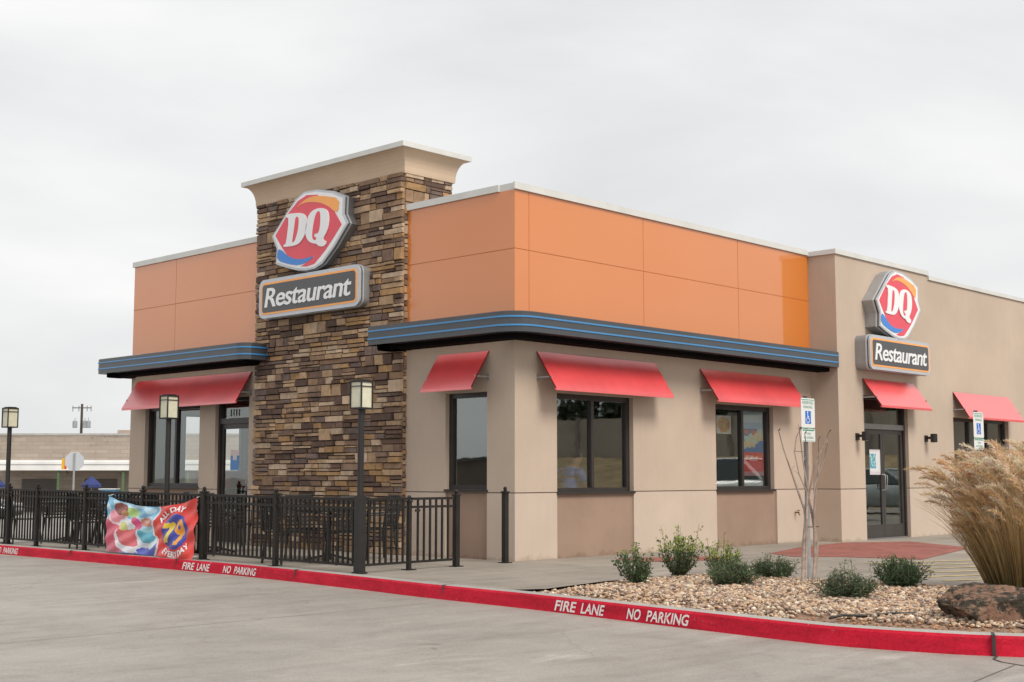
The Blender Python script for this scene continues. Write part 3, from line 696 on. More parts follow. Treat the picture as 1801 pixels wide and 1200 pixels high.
# --- awnings
def awning(F, u0, u1, z0, z1, dp, label):
    o = empty('awning', (0, 0, 0)); o.parent = bld; o['label'] = label
    s_ = MB(); nseg = 24
    def pt(u, t, off=0.0):
        sag = 0.004 * noise.noise(Vector((u * 1.3 + F.o.x * 3, t * 2.0, 1.7)))
        d = 0.015 + dp * t; z = z1 + (z0 + 0.04 - z1) * t
        nn = Vector((dp, z1 - z0)).normalized()          # outward normal in (z,d) plane
        return F.P(u, z + nn.x * (sag - off), d + nn.y * (sag - off))
    T_ = 8
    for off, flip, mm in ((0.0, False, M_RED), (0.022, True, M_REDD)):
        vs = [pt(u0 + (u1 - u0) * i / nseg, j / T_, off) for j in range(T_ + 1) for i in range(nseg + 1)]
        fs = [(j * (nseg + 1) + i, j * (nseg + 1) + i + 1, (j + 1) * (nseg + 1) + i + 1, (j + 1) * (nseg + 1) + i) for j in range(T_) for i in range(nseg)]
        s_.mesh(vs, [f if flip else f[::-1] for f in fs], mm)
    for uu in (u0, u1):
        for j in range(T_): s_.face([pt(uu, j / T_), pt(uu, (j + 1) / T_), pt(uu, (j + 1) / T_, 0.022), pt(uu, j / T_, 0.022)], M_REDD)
    for j in (0,): s_.face([pt(u0, 0), pt(u1, 0), pt(u1, 0, .022), pt(u0, 0, .022)], M_REDD)
    s_.box(F, u0, u1, z0, z0 + 0.042, dp - 0.012, dp + 0.016, M_RED)
    s_.build('awning_cover', o, smooth=False)
    for uu in (u0 + 0.015, u1 - 0.015):
        b_ = MB(); zz = z0 + 0.20
        b_.bar(F.P(uu, zz, 0.0), F.P(uu, zz, dp * 0.78), 0.022, M_GALV)
        b_.box(F, uu - 0.015, uu + 0.015, zz - 0.05, zz + 0.05, 0.0, 0.008, M_GALV)
        b_.build('bracket', o)
awning(FA, -10.20, -6.38, 2.46, 3.035, 0.33, 'long red awning over the street door and window')
awning(FA, -1.576, -0.513, 2.43, 3.01, 0.36, 'small red awning right of the stone tower')
awning(FB, 0.457, 3.253, 2.42, 3.00, 0.37, 'red awning over the window nearest the corner')
awning(FB, 4.498, 7.281, 2.42, 2.985, 0.36, 'red awning over the poster window')
awning(FC, 8.94, 10.98, 2.475, 3.03, 0.38, 'red awning over the double doors')
awning(FC, 12.755, 15.53, 2.38, 2.95, 0.34, 'pale red awning furthest right')

# --- stone tower
TY0, TY1, TX1, TZ = 2.33, 6.20, 0.98, 5.96
tw = empty('stone_tower', (0, 0, 0)); tw.parent = bld
core = MB(); core.abox(-0.045, TX1, TY0 + 0.025, TY1 - 0.025, 0.0, TZ, M_MORTAR); core.build('tower_core', tw)
PAL = [((0.082, 0.050, 0.038), 5), ((0.13, 0.080, 0.058), 6), ((0.18, 0.115, 0.080), 4), ((0.125, 0.088, 0.076), 3), ((0.42, 0.285, 0.180), 3), ((0.52, 0.385, 0.270), 3), ((0.38, 0.225, 0.105), 2), ((0.28, 0.175, 0.108), 4), ((0.45, 0.30, 0.18), 2)]
PAL = [(tuple(x * (1.55 if p[0] < .2 else 1.12) for x in p), k_) for p, k_ in PAL]; PAL = [(p, k_ + (2 if p[0] > .3 else 0)) for p, k_ in PAL]
PW = [p for p, k_ in PAL for _ in range(k_)]
def stones(mb, F, u0, u1, z0, z1, rnd, dmax=0.05):
    def one(a, b_, c, d):
        if b_ - a < 0.02 or d - c < 0.015: return
        col = rnd.choice(PW); f = rnd.uniform(.85, 1.15); col = tuple(x * f for x in col); dd = rnd.uniform(0.012, dmax * 1.15); j = 0.010
        g_ = 0.003
        bk = [F.P(a + g_, c + g_, -0.03), F.P(b_ - g_, c + g_, -0.03), F.P(b_ - g_, d - g_, -0.03), F.P(a + g_, d - g_, -0.03)]
        md = [F.P(a + g_ + rnd.uniform(0, j), c + g_ + rnd.uniform(0, j), dd * .6), F.P(b_ - g_ - rnd.uniform(0, j), c + g_ + rnd.uniform(0, j), dd * .6), F.P(b_ - g_ - rnd.uniform(0, j), d - g_ - rnd.uniform(0, j), dd * .6), F.P(a + g_ + rnd.uniform(0, j), d - g_ - rnd.uniform(0, j), dd * .6)]
        i_ = 0.012
        fr = [F.P(a + i_ + rnd.uniform(0, i_), c + i_ * .7, dd + rnd.uniform(-.008, .006)), F.P(b_ - i_ - rnd.uniform(0, i_), c + i_ * .7, dd + rnd.uniform(-.008, .006)), F.P(b_ - i_, d - i_ * .7 - rnd.uniform(0, .005), dd + rnd.uniform(-.008, .006)), F.P(a + i_, d - i_ * .7 - rnd.uniform(0, .005), dd + rnd.uniform(-.008, .006))]
        mb.mesh(bk + md + fr, [(8, 9, 10), (8, 10, 11)] + [(i, (i + 1) % 4, 4 + (i + 1) % 4, 4 + i) for i in range(4)] + [(4 + i, 4 + (i + 1) % 4, 8 + (i + 1) % 4, 8 + i) for i in range(4)], M_STONE, col)
    z = z0
    while z < z1 - 0.03:
        h = min(rnd.choice((0.12, 0.15, 0.17, 0.20)), z1 - z); u = u0
        if z1 - z - h < 0.08: h = z1 - z
        while u < u1 - 0.02:
            wd = rnd.uniform(0.28, 0.75)
            if u1 - u - wd < 0.15: wd = u1 - u
            k_ = rnd.random()
            if k_ < 0.10:
                a = u
                while a < u + wd - 0.01:
                    w2 = min(rnd.uniform(0.16, 0.34), u + wd - a); w2 = u + wd - a if u + wd - a - w2 < 0.1 else w2
                    one(a, a + w2, z, z + h); a += w2
            else:
                rows = 2 if (k_ < 0.80 or h < 0.17) else 3
                zz = [0] + sorted([i / rows + rnd.uniform(-.10, .10) for i in range(1, rows)]) + [1]
                if h < 0.13 and rnd.random() < .5: zz = [0, 1]
                for r0, r1 in zip(zz, zz[1:]):
                    a = u
                    while a < u + wd - 0.01:
                        w2 = min(rnd.uniform(0.16, 0.52), u + wd - a); w2 = u + wd - a if u + wd - a - w2 < 0.09 else w2
                        one(a, a + w2, z + h * r0, z + h * r1); a += w2
            u += wd
        z += h
rs = random.Random(11)
s = MB(); stones(s, FT, -TY1, -TY0, 0.0, TZ, rs); s.build('stone_facing', tw)
s = MB(); stones(s, Fr((0, TY0, 0), (1, 0, 0)), -0.055, 0.97, 0.0, TZ, rs, 0.03); s.build('stone_facing', tw)
# tower cap: cove flare and coping
def loop(o_, z): return [(-0.09 - o_, TY0 - 0.04 - o_ * .9, z), (TX1 + 0.02 + o_, TY0 - 0.04 - o_ * .9, z), (TX1 + 0.02 + o_, TY1 + 0.04 + o_ * .9, z), (-0.09 - o_, TY1 + 0.04 + o_ * .9, z)]
fl = MB(); prof = [(0.0, 5.93), (0.005, 5.965)] + [(0.005 + 0.175 * (1 - math.cos(R(90 * i / 7))), 5.965 + 0.33 * math.sin(R(90 * i / 7))) for i in range(1, 8)] 
vs = [p for a, z in prof for p in loop(a, z)]
fl.mesh(vs, [(i * 4 + j, i * 4 + (j + 1) % 4, (i + 1) * 4 + (j + 1) % 4, (i + 1) * 4 + j) for i in range(len(prof) - 1) for j in range(4)] + [(0, 3, 2, 1), tuple(len(vs) - 4 + j for j in range(4))], M_CREAM)
fl.build('tower_cornice', tw)
cpv = MB(); lo_ = loop(0.205, 6.295); hi_ = loop(0.205, 6.375); cpv.mesh(lo_ + hi_, [(0, 3, 2, 1), (4, 5, 6, 7)] + [(j, (j + 1) % 4, 4 + (j + 1) % 4, 4 + j) for j in range(4)], M_COPING)
cpv.build('tower_coping', tw)

# --- wall fixtures
def wall_lamp(x, z, label):
    o = empty('wall_lamp', (x, -0.57, z), 0, label, 'lamp', 'wall lamps beside the double doors')
    F = Fr((0, 0, 0), (1, 0, 0)); a = MB(); a.box(F, -0.055, 0.055, -0.06, 0.07, 0.0, 0.03, M_BLACK); a.bar(F.P(0, 0.02, 0.03), F.P(0, 0.02, 0.12), 0.05, M_BLACK); a.build('wall_plate', o)
    b_ = MB(); b_.lathe(F.P(0, -0.07, 0.18), [(0.062, 0.0), (0.068, 0.004), (0.068, 0.165), (0.05, 0.172)], M_BLACK, 20); b_.build('lamp_head', o, smooth=False)
    c_ = MB(); c_.lathe(F.P(0, -0.075, 0.18), [(0.05, 0.0), (0.05, 0.004)], M_CANO, 16); c_.build('lens', o)
wall_lamp(8.68, 1.92, 'black cylinder wall lamp left of the double doors')
wall_lamp(11.46, 1.94, 'black cylinder wall lamp right of the double doors')
hb = empty('hose_tap', (7.39, 0, 0.54), 0, 'small brass garden tap on the lower wall left of the projecting block', 'tap')
a = MB(); a.tube([(0, 0, 0), (0, -0.09, 0)], 0.014, mat('dull_brass', (0.22, 0.13, 0.06), 0.4, metal=0.7), 8); a.tube([(0, -0.07, 0), (0, -0.10, -0.05)], 0.012, MATS['dull_brass'], 8); a.build('spout', hb, smooth=True)
a = MB(); a.lathe((0, -0.075, 0.03), [(0.03, 0), (0.03, 0.01), (0.01, 0.015)], mat('tap_red', (0.12, 0.02, 0.02), 0.5), 10); a.build('tap_wheel', hb)

# ------------------------------------------------------------------ signs
OUT = [(-1.088, 0.036), (-0.898, 0.195), (-0.668, 0.4), (-0.42, 0.6), (-0.193, 0.689), (0.135, 0.678), (0.556, 0.588), (0.891, 0.456), (0.878, 0.159), (0.987, -0.005), (0.636, -0.359), (0.327, -0.600), (0.127, -0.664), (-0.116, -0.67), (-0.386, -0.631), (-0.704, -0.547), (-0.964, -0.466), (-0.939, -0.207)]
RED = [(-0.968, 0.034), (-0.811, 0.184), (-0.624, 0.362), (-0.356, 0.545), (-0.109, 0.612), (0.178, 0.575), (0.503, 0.35), (0.623, 0.244), (0.823, -0.008), (0.613, -0.206), (0.41, -0.381), (0.125, -0.575), (-0.077, -0.597), (-0.242, -0.579), (-0.079, -0.527), (0.122, -0.442), (-0.225, -0.459), (-0.433, -0.429), (-0.625, -0.342), (-0.734, -0.238)]
ORA = [(-0.374, 0.437), (-0.271, 0.493), (-0.107, 0.553), (0.097, 0.568), (0.339, 0.532), (0.765, 0.431), (0.725, 0.205), (0.623, 0.238), (0.503, 0.324), (0.302, 0.417), (0.099, 0.465), (-0.106, 0.489), (-0.25, 0.477)]
BLU = [(-0.885, -0.207), (-0.777, -0.239), (-0.625, -0.348), (-0.433, -0.429), (-0.225, -0.459), (-0.04, -0.455), (0.122, -0.442), (-0.039, -0.519), (-0.284, -0.555), (-0.578, -0.503), (-0.912, -0.4)]
LD = [(-0.667, 0.361), (-0.308, 0.34), (-0.162, 0.301), (-0.099, 0.243), (-0.076, 0.125), (-0.113, -0.024), (-0.192, -0.13), (-0.294, -0.194), (-0.44, -0.209), (-0.714, -0.197), (-0.705, -0.157), (-0.641, -0.151), (-0.569, 0.282), (-0.655, 0.307)]
LDH = [(-0.39, 0.277), (-0.338, 0.276), (-0.296, 0.245), (-0.302, 0.103), (-0.35, -0.045), (-0.41, -0.141), (-0.473, -0.153), (-0.464, -0.096), (-0.417, 0.119)]
LQ = [(-0.068, 0.213), (0.022, 0.304), (0.163, 0.341), (0.324, 0.331), (0.445, 0.289), (0.506, 0.198), (0.509, 0.046), (0.453, -0.085), (0.356, -0.186), (0.387, -0.221), (0.447, -0.235), (0.428, -0.296), (0.359, -0.319), (0.239, -0.291), (0.188, -0.247), (0.056, -0.224), (-0.048, -0.161), (-0.112, -0.063), (-0.114, 0.027)]
LQH = [(0.117, 0.15), (0.155, 0.247), (0.215, 0.296), (0.265, 0.282), (0.287, 0.203), (0.281, 0.052), (0.244, -0.083), (0.133, -0.075), (0.124, -0.118), (0.195, -0.153), (0.166, -0.187), (0.105, -0.173), (0.073, -0.125), (0.08, 0.002)]
def chaikin(P, k_=2, sharp=()):
    for _ in range(k_):
        Q_ = []; n_ = len(P)
        for i in range(n_):
            a = P[i]; b_ = P[(i + 1) % n_]; Q_ += [(a[0] * .75 + b_[0] * .25, a[1] * .75 + b_[1] * .25), (a[0] * .25 + b_[0] * .75, a[1] * .25 + b_[1] * .75)]
        P = Q_
    return P
def tri_fill(mb, F, P, d, m):
    from mathutils.geometry import tessellate_polygon
    fs = tessellate_polygon([[Vector((a, b_, 0)) for a, b_ in P]])
    vs = [F.P(a, b_, d) for a, b_ in P]
    out_ = []
    for f in fs:
        a, b_, c = [Vector(P[i]) for i in f]
        out_.append(f if (b_ - a).cross(c - a) > 0 else (f[0], f[2], f[1]))
    mb.mesh(vs, out_, m)
def slab(mb, F, P, d0, d1, m, ms=None):
    if sum(P[i][0] * P[(i + 1) % len(P)][1] - P[(i + 1) % len(P)][0] * P[i][1] for i in range(len(P))) < 0: P = P[::-1]
    n_ = len(P); A = [F.P(a, b_, d0) for a, b_ in P]; B = [F.P(a, b_, d1) for a, b_ in P]
    mb.mesh(A + B, [(i, (i + 1) % n_, n_ + (i + 1) % n_, n_ + i) for i in range(n_)], ms or m)
    tri_fill(mb, F, P, d1, m); tri_fill(mb, F, P, d0, ms or m)
def scl(P, c, k_): return [(c[0] + (a - c[0]) * k_, c[1] + (b_ - c[1]) * k_) for a, b_ in P]
def rrect(u0, u1, z0, z1, r, k_=6):
    P = []
    for cx_, cy_, a0 in ((u1 - r, z1 - r, 0), (u0 + r, z1 - r, 90), (u0 + r, z0 + r, 180), (u1 - r, z0 + r, 270)):
        P += [(cx_ + r * math.cos(R(a0 + 90 * i / k_)), cy_ + r * math.sin(R(a0 + 90 * i / k_))) for i in range(k_ + 1)]
    return P
F0 = Fr((0, 0, 0), (1, 0, 0))
def make_logo_sign():
    o = empty('logo_sign', (0, 0, 0))
    a = MB(); slab(a, F0, scl(OUT, (0, 0), 0.985), 0.0, 0.20, M_SIGNSIDE); slab(a, F0, OUT, 0.20, 0.225, M_SIGNRIM); slab(a, F0, scl(OUT, (0, 0), 0.975), 0.225, 0.255, M_SDARK); slab(a, F0, scl(OUT, (0, 0), 0.985), 0.255, 0.28, M_SIGNRIM)
    a.build('sign_cabinet', o)
    a = MB(); slab(a, F0, scl(OUT, (-0.04, 0.0), 0.935), 0.280, 0.283, M_SWHITE)
    slab(a, F0, RED, 0.283, 0.286, M_SRED); slab(a, F0, chaikin(ORA, 1), 0.287, 0.290, M_SORA); slab(a, F0, chaikin(BLU, 1), 0.287, 0.290, M_SBLUE)
    a.build('sign_face', o)
    for P, H in ((LD, LDH), (LQ, LQH)):
        l = MB(); slab(l, F0, chaikin(P, 1), 0.288, 0.300, M_SWHITE); slab(l, F0, chaikin(H, 2), 0.3005, 0.3015, M_SRED); l.build('letter', o)
    return o
def make_word_sign():
    o = empty('word_sign', (0, 0, 0)); W_, H_ = 1.36, 0.345
    a = MB(); slab(a, F0, rrect(-W_ + .01, W_ - .01, -H_ + .01, H_ - .01, 0.13), 0.0, 0.20, M_SIGNSIDE2); slab(a, F0, rrect(-W_, W_, -H_, H_, 0.14), 0.20, 0.225, M_SIGNRIM)
    slab(a, F0, rrect(-W_ + .02, W_ - .02, -H_ + .02, H_ - .02, 0.13), 0.225, 0.25, M_SDARK); slab(a, F0, rrect(-W_ + .01, W_ - .01, -H_ + .01, H_ - .01, 0.135), 0.25, 0.28, M_SIGNRIM)
    a.build('sign_cabinet', o)
    a = MB(); slab(a, F0, rrect(-W_ + .075, W_ - .075, -H_ + .07, H_ - .07, 0.09), 0.280, 0.284, M_SORA); slab(a, F0, rrect(-W_ + .115, W_ - .115, -H_ + .105, H_ - .105, 0.06), 0.2845, 0.287, M_SDARK)
    a.build('sign_face', o)
    l = MB(); raised_text(l, 'Restaurant', F0, -1.17, -0.155, 0.287, 0.298, 2.32, 0.33, M_SWHITE, shear=0.18, bold=0.012, space=0.93); l.build('lettering', o)
    return o
M_SIGNSIDE3 = mat('sign_cabinet_light', (0.34, 0.34, 0.345), 0.4, 0.1, 3, metal=0.3)
M_SIGNSIDE2 = mat('sign_cabinet_silver', (0.30, 0.30, 0.305), 0.4, 0.1, 3, metal=0.3)
G_S = 'illuminated cabinet signs on the walls'
s1 = make_logo_sign(); s1.location = (-0.03, 4.38, 5.25); s1.rotation_euler = (0, 0, R(-90))
tag(s1, 'large red lens shaped DQ logo sign on the brown stone tower', 'sign', G_S)
w1 = make_word_sign(); w1.location = (-0.03, 4.44, 4.215); w1.rotation_euler = (0, 0, R(-90))
tag(w1, 'dark Restaurant word sign with orange outline on the brown stone tower', 'sign', G_S)
s2 = copy_tree(s1); s2.location = (9.94, -0.57, 4.48); s2.rotation_euler = (0, 0, 0); s2.scale = (0.88, 1.12, 1.0)
for o in KIDS(s2) + KIDS(w2) if False else KIDS(s2):
    if o.name.startswith('sign_cabinet'): o.data = o.data.copy(); o.data.materials[0] = M_SIGNSIDE3
tag(s2, 'red lens shaped DQ logo sign on the tan wall above the double doors', 'sign', G_S)
w2 = copy_tree(w1); w2.location = (9.915, -0.57, 3.51); w2.rotation_euler = (0, 0, 0); w2.scale = (0.905, 1.12, 0.97)
tag(w2, 'dark Restaurant word sign with orange outline on the tan wall above the double doors', 'sign', G_S)

# ------------------------------------------------------------------ patio fence
def FZ(y): return 0.905 + 0.0055 * y          # rail height
def fence_post(x, y, label, wd=0.062, top=None, ball=True, group='black posts along the patio fence'):
    pass
def rails_and_pickets(mb, p, q, zt0, zt1, sp=0.105, d=0.023):
    p = Vector(p); q = Vector(q); Lh = (q - p).length; nn = max(2, round(Lh / sp))
    mb.bar(p + Vector((0, 0, zt0)), q + Vector((0, 0, zt1)), 0.032, M_BRONZE); mb.bar(p + Vector((0, 0, zt0 - 0.105)), q + Vector((0, 0, zt1 - 0.105)), 0.030, M_BRONZE); mb.bar(p + Vector((0, 0, 0.10)), q + Vector((0, 0, 0.10)), 0.030, M_BRONZE)
    for i in range(1, nn):
        t = i / nn; a = p.lerp(q, t); mb.bar(a + Vector((0, 0, 0.10)), a + Vector((0, 0, zt0 + (zt1 - zt0) * t)), d, M_BRONZE)
def post(mb, x, y, h, wd=0.062):
    mb.bar((x, y, 0.0), (x, y, h), wd, M_BRONZE); mb.bar((x, y, 0), (x, y, 0.012), 0.14, M_BRONZE)
    mb.bar((x, y, h), (x, y, h + 0.02), wd + 0.022, M_BRONZE); mb.bar((x, y, h + 0.02), (x, y, h + 0.035), wd * .6, M_BRONZE)
    mb.lathe((x, y, h + 0.033), [(0.012, 0), (0.024, 0.012), (0.028, 0.026), (0.022, 0.042), (0.008, 0.052)], M_BRONZE, 10)
fn = empty('patio_fence', (0, 0, 0), 0, 'black metal picket fence around the patio behind the red kerb', 'fence')
posts = [(-2.72, 11.0, 0.062), (-2.75, 9.74, 0.07), (-2.76, 8.66, 0.062), (-2.78, 6.97, 0.062), (-2.80, 5.19, 0.062), (-2.82, 3.49, 0.085), (-2.92, 1.62, 0.062), (-2.98, -0.19, 0.075)]
for x, y, wd in posts[:-1]:
    a = MB(); post(a, x, y, FZ(y) + 0.035, wd); a.build('post', fn)
for (x0, y0, _), (x1, y1, _) in zip(posts, posts[1:]):
    a = MB(); rails_and_pickets(a, (x0, y0 - 0.03, 0), (x1, y1 + 0.03, 0), FZ(y0), FZ(y1)); a.build('picket_panel', fn)
a = MB(); post(a, -1.28, -0.14, FZ(0) + 0.03, 0.07); a.build('post', fn)
a = MB(); rails_and_pickets(a, (-2.94, -0.19, 0), (-2.15, -0.16, 0), FZ(0), FZ(0)); a.build('picket_panel', fn)
a = MB(); post(a, -2.14, -0.16, FZ(0) - 0.04, 0.05); a.build('post', fn)
gt = empty('patio_gate', (0, 0, 0), 0, 'black picket gate at the right end of the patio fence', 'gate')
a = MB(); rails_and_pickets(a, (-2.10, -0.165, 0), (-1.33, -0.145, 0), FZ(0), FZ(0)); a.build('gate_panel', gt)
a = MB(); a.box(Fr((-2.04, -0.19, 0), (1, 0, 0)), -0.03, 0.05, 0.74, 0.77, 0, 0.02, M_BLACK); a.build('latch', gt)
pb = MB(); post(pb, -0.30, -0.10, 0.965, 0.07); tag(pb.build('lone_post'), 'single black square post standing at the building corner', 'post')

# ------------------------------------------------------------------ lamp posts
def lamp_post(x, y, ztop, label, wd=0.26, pole=0.075, thick=False, first=[None]):
    F = Fr((0, 0, 0), (1, 0, 0)); hh = 0.36
    if first[0] is None or thick:
        o = empty('lamp_post', (x, y, 0))
        a = MB(); a.lathe((0, 0, 0), [(0.10, 0.0), (0.10, 0.02), (0.055, 0.03), (0.05, 0.03)], M_BLACK, 16)
        a.tube([(0, 0, 0.02), (0, 0, 2.06)], 0.040, M_BLACK, 14); 
        if thick: a.bar((0, 0, 0), (0, 0, 0.97), 0.105, M_BLACK)
        a.build('pole', o)
        h = empty('lantern', (0, 0, 2.06)); h.parent = o; h.rotation_euler = (0, 0, R(5))
        c = MB(); r = wd / 2 * 0.80
        c.abox(-r, r, -r, r, 0.0, 0.02, M_BLACK); c.abox(-r, r, -r, r, hh - 0.02, hh, M_BLACK); c.abox(-r * .75, r * .75, -r * .75, r * .75, hh, hh + 0.014, M_BLACK)
        for sx in (-1, 1):
            for sy in (-1, 1): c.bar((sx * (r - .008), sy * (r - .008), 0.02), (sx * (r - .008), sy * (r - .008), hh - 0.02), 0.016, M_BLACK)
        for sx in (-1, 1): 
            c.bar((sx * (r - .006), -r + .02, hh * .8), (sx * (r - .006), r - .02, hh * .8), 0.010, M_BLACK); c.bar((-r + .02, sx * (r - .006), hh * .8), (r - .02, sx * (r - .006), hh * .8), 0.010, M_BLACK)
        c.build('lantern_cage', h)
        gl_ = MB(); gl_.abox(-r + .015, r - .015, -r + .015, r - .015, 0.021, hh - 0.021, M_CANO); gl_.build('lantern_glass', h)
        if not thick: first[0] = o
    else:
        o = copy_tree(first[0]); o.location = (x, y, 0)
    o.scale = (1, 1, (ztop) / (2.06 + 0.36))
    return tag(o, label, 'street lamp', 'black lantern posts along the patio')
lamp_post(-2.66, 10.02, 2.42, 'black lantern post at the far left of the patio fence against the sky')
lamp_post(-2.66, 4.75, 2.42, 'black lantern post in front of the long red awning, beside the banner')
lamp_post(-2.98, -0.19, 2.38, 'black lantern post nearest, in front of the stone tower', thick=True)

# ------------------------------------------------------------------ banner
BY0, BY1 = 6.05, 3.57
def bpt(s, t, off=0.0):
    top = 0.89 - 0.155 * math.sin(math.pi * min(1, max(0, s))) ** 0.8 * (1.0 if s < .6 else 1.0); bot = 0.035 + (-0.035) * s
    y = BY0 + (BY1 - BY0) * s - 0.03 * (1 - t) * (1 - s)
    z = bot + (top - bot) * (t)
    x = -2.865 - 0.02 - 0.035 * math.sin(s * 9.0 + 2 * t) * (1 - 0.5 * t) * 0.6 - 0.05 * (1 - t) - 0.020 * math.sin((s + t * .6) * 21) * s - .012 * math.sin((s * 1.3 - t * .9) * 24)
    return Vector((x - off, y, z))
ELL = [((.83, .90, .86, .80, 0), None)]
def paint(s, t):
    v = 1 - t; s += .006 * noise.noise(Vector((s * 30, v * 22, 8))); v += .012 * noise.noise(Vector((s * 30, v * 22, 4)))
    def el(cx_, cy_, rx, ry, a=0):
        dx, dy = s - cx_, v - cy_; c, sn = math.cos(a), math.sin(a); dx, dy = dx * 1.4, dy
        x_, y_ = dx * c + dy * sn, -dx * sn + dy * c; return (x_ / rx) ** 2 + (y_ / ry) ** 2 < 1
    bnd = 0.565 + 0.04 * math.sin(v * 8.5 + 1.2)
    if s > bnd + 0.012:
        x_, y_ = s + (v - .5) * .05, v
        if .665 < x_ < .775 and .34 < y_ < .44: return (.80, .56, .04)
        if .44 <= y_ < .72 and abs(x_ - (.752 - (y_ - .44) * .17)) < .023: return (.82, .62, .08)
        r9 = math.hypot((x_ - .838) / .048, (y_ - .44) / .135)
        if .36 < r9 < 1.0: return (.86, .36, .03)
        if .46 <= y_ < .74 and abs(x_ - (.868 - max(0, y_ - .55) * .17)) < .020: return (.86, .36, .03)
        if .68 < y_ < .76 and .805 < x_ < .85: return (.86, .36, .03)
        if el(.79, .52, .19, .33):
            return (0.045, 0.06, 0.38)
        return (0.74, 0.055, 0.045)
    if s > bnd - 0.008: return (0.75, 0.75, 0.8)
    c = (0.22, 0.50, 0.74) if v < .5 else ((0.55, 0.13, 0.2) if s < .2 else (0.12, 0.16, 0.52))
    n_ = noise.noise(Vector((s * 9, v * 9, 2)))
    if v > .9 and s > .4: c = (0.10, 0.13, 0.5)
    if v < .5 and n_ > .1: c = (0.5, 0.72, 0.85)
    for (cx_, cy_, rx, ry, a), cc in (((.10, .62, .17, .30, 0), (.66, .10, .17)), ((.13, .33, .15, .15, 0), (.80, .62, .66)), ((.12, .31, .12, .12, 0), (.78, .30, .36)),
        ((.30, .70, .27, .29, .3), (.78, .78, .84)), ((.29, .64, .22, .22, .5), (.66, .13, .15)), ((.47, .62, .18, .27, 0), (.72, .78, .84)), ((.47, .56, .15, .20, 0), (.10, .42, .56)), ((.46, .47, .10, .07, 0), (.35, .62, .70)),
        ((.24, .42, .13, .11, 0), (.72, .78, .80)), ((.28, .17, .12, .10, 0), (.42, .62, .22)), ((.16, .15, .11, .12, .6), (.24, .06, .05)), ((.21, .21, .05, .06, 0), (.45, .22, .08)), ((.20, .47, .06, .09, 0), (.62, .60, .22)),
        ((.345, .37, .06, .13, -.5), (.62, .06, .2)), ((.46, .33, .11, .09, 0), (.62, .22, .16)), ((.46, .32, .06, .04, 0), (.72, .42, .34)), ((.45, .93, .12, .07, 0), (.09, .11, .5))):
        if el(cx_, cy_, rx, ry, a): c = cc
    f = 1 + 0.14 * noise.noise(Vector((s * 22, v * 22, 5)))
    return tuple(min(.85, x * f) for x in c)
bn = MB(); NS, NT = 190, 70
for i in range(NS):
    for j in range(NT):
        s0, s1_, t0, t1 = i / NS, (i + 1) / NS, j / NT, (j + 1) / NT
        bn.face([bpt(s0, t0), bpt(s1_, t0), bpt(s1_, t1), bpt(s0, t1)], M_PRINT, paint((s0 + s1_) / 2, (t0 + t1) / 2))
br = empty('banner', (0, 0, 0), 0, 'blue and red vinyl promotional banner with iced cups and 79 tied to the black fence', 'banner')
bn.build('banner_cloth', br, smooth=True)
t = MB()
def arc_text(txt, cx_, cy_, r, a0, a1, hh, rev=False):
    vs, fs = text_geo(txt, 1.0, hh, bold=0.03)
    def f(x, y):
        a = R(a0 + (a1 - a0) * x); rr_ = r + y if not rev else r - y
        return bpt(cx_ + rr_ * math.cos(a) * 0.42, cy_ + rr_ * math.sin(a), 0.012)
    t.mesh([f(*v) for v in vs], fs, M_SWHITE)
arc_text('EVERY DAY', .79, .50, 0.50, 235, 325, 0.12, True)
t.build('banner_words', br); t = MB()
arc_text('ALL DAY', .79, .46, 0.40, 150, 60, 0.10)
t.build('banner_words', br)
for s_, t_2 in ((0.0, 1), (1.0, 1), (1.0, 0.05), (0.0, 0.1)):
    t = MB(); p = bpt(s_, t_2); t.bar(p, (-2.80, p.y, p.z + 0.02), 0.008, M_WHITE); t.build('tie', br)

# ------------------------------------------------------------------ patio furniture
def patio_chair():
    o = empty('patio_chair', (0, 0, 0)); m = M_BLACK
    a = MB(); 
    for i in range(9): a.bar((-0.22 + i * .055, -0.22, 0.43), (-0.22 + i * .055, 0.22, 0.43), 0.028, m, 0.012)
    for i in range(9): a.bar((-0.22, -0.22 + i * .055, 0.437), (0.22, -0.22 + i * .055, 0.437), 0.022, m, 0.01)
    a.build('seat', o)
    a = MB()
    for i in range(8): a.bar((-0.22 + i * .0629, 0.22, 0.46), (-0.22 + i * .0629, 0.29, 0.90), 0.026, m, 0.012)
    for i in range(8): a.bar((-0.23, 0.225 + i * .009, 0.48 + i * .058), (0.23, 0.225 + i * .009, 0.48 + i * .058), 0.012, m, 0.026)
    a.tube([(-0.23, 0.22, 0.44), (-0.24, 0.29, 0.86), (-0.2, 0.295, 0.91), (0.2, 0.295, 0.91), (0.24, 0.29, 0.86), (0.23, 0.22, 0.44)], 0.014, m, 8)
    a.build('backrest', o)
    for sx in (-1, 1):
        for sy in (-1, 1):
            a = MB(); a.bar((sx * .2, sy * .2, 0.43), (sx * .23, sy * .24, 0.0), 0.026, m); a.build('leg', o)
        a = MB(); a.tube([(sx * .23, -.2, .43), (sx * .25, -.2, .64), (sx * .25, .24, .66)], 0.013, m, 6); a.build('armrest', o)
    return o
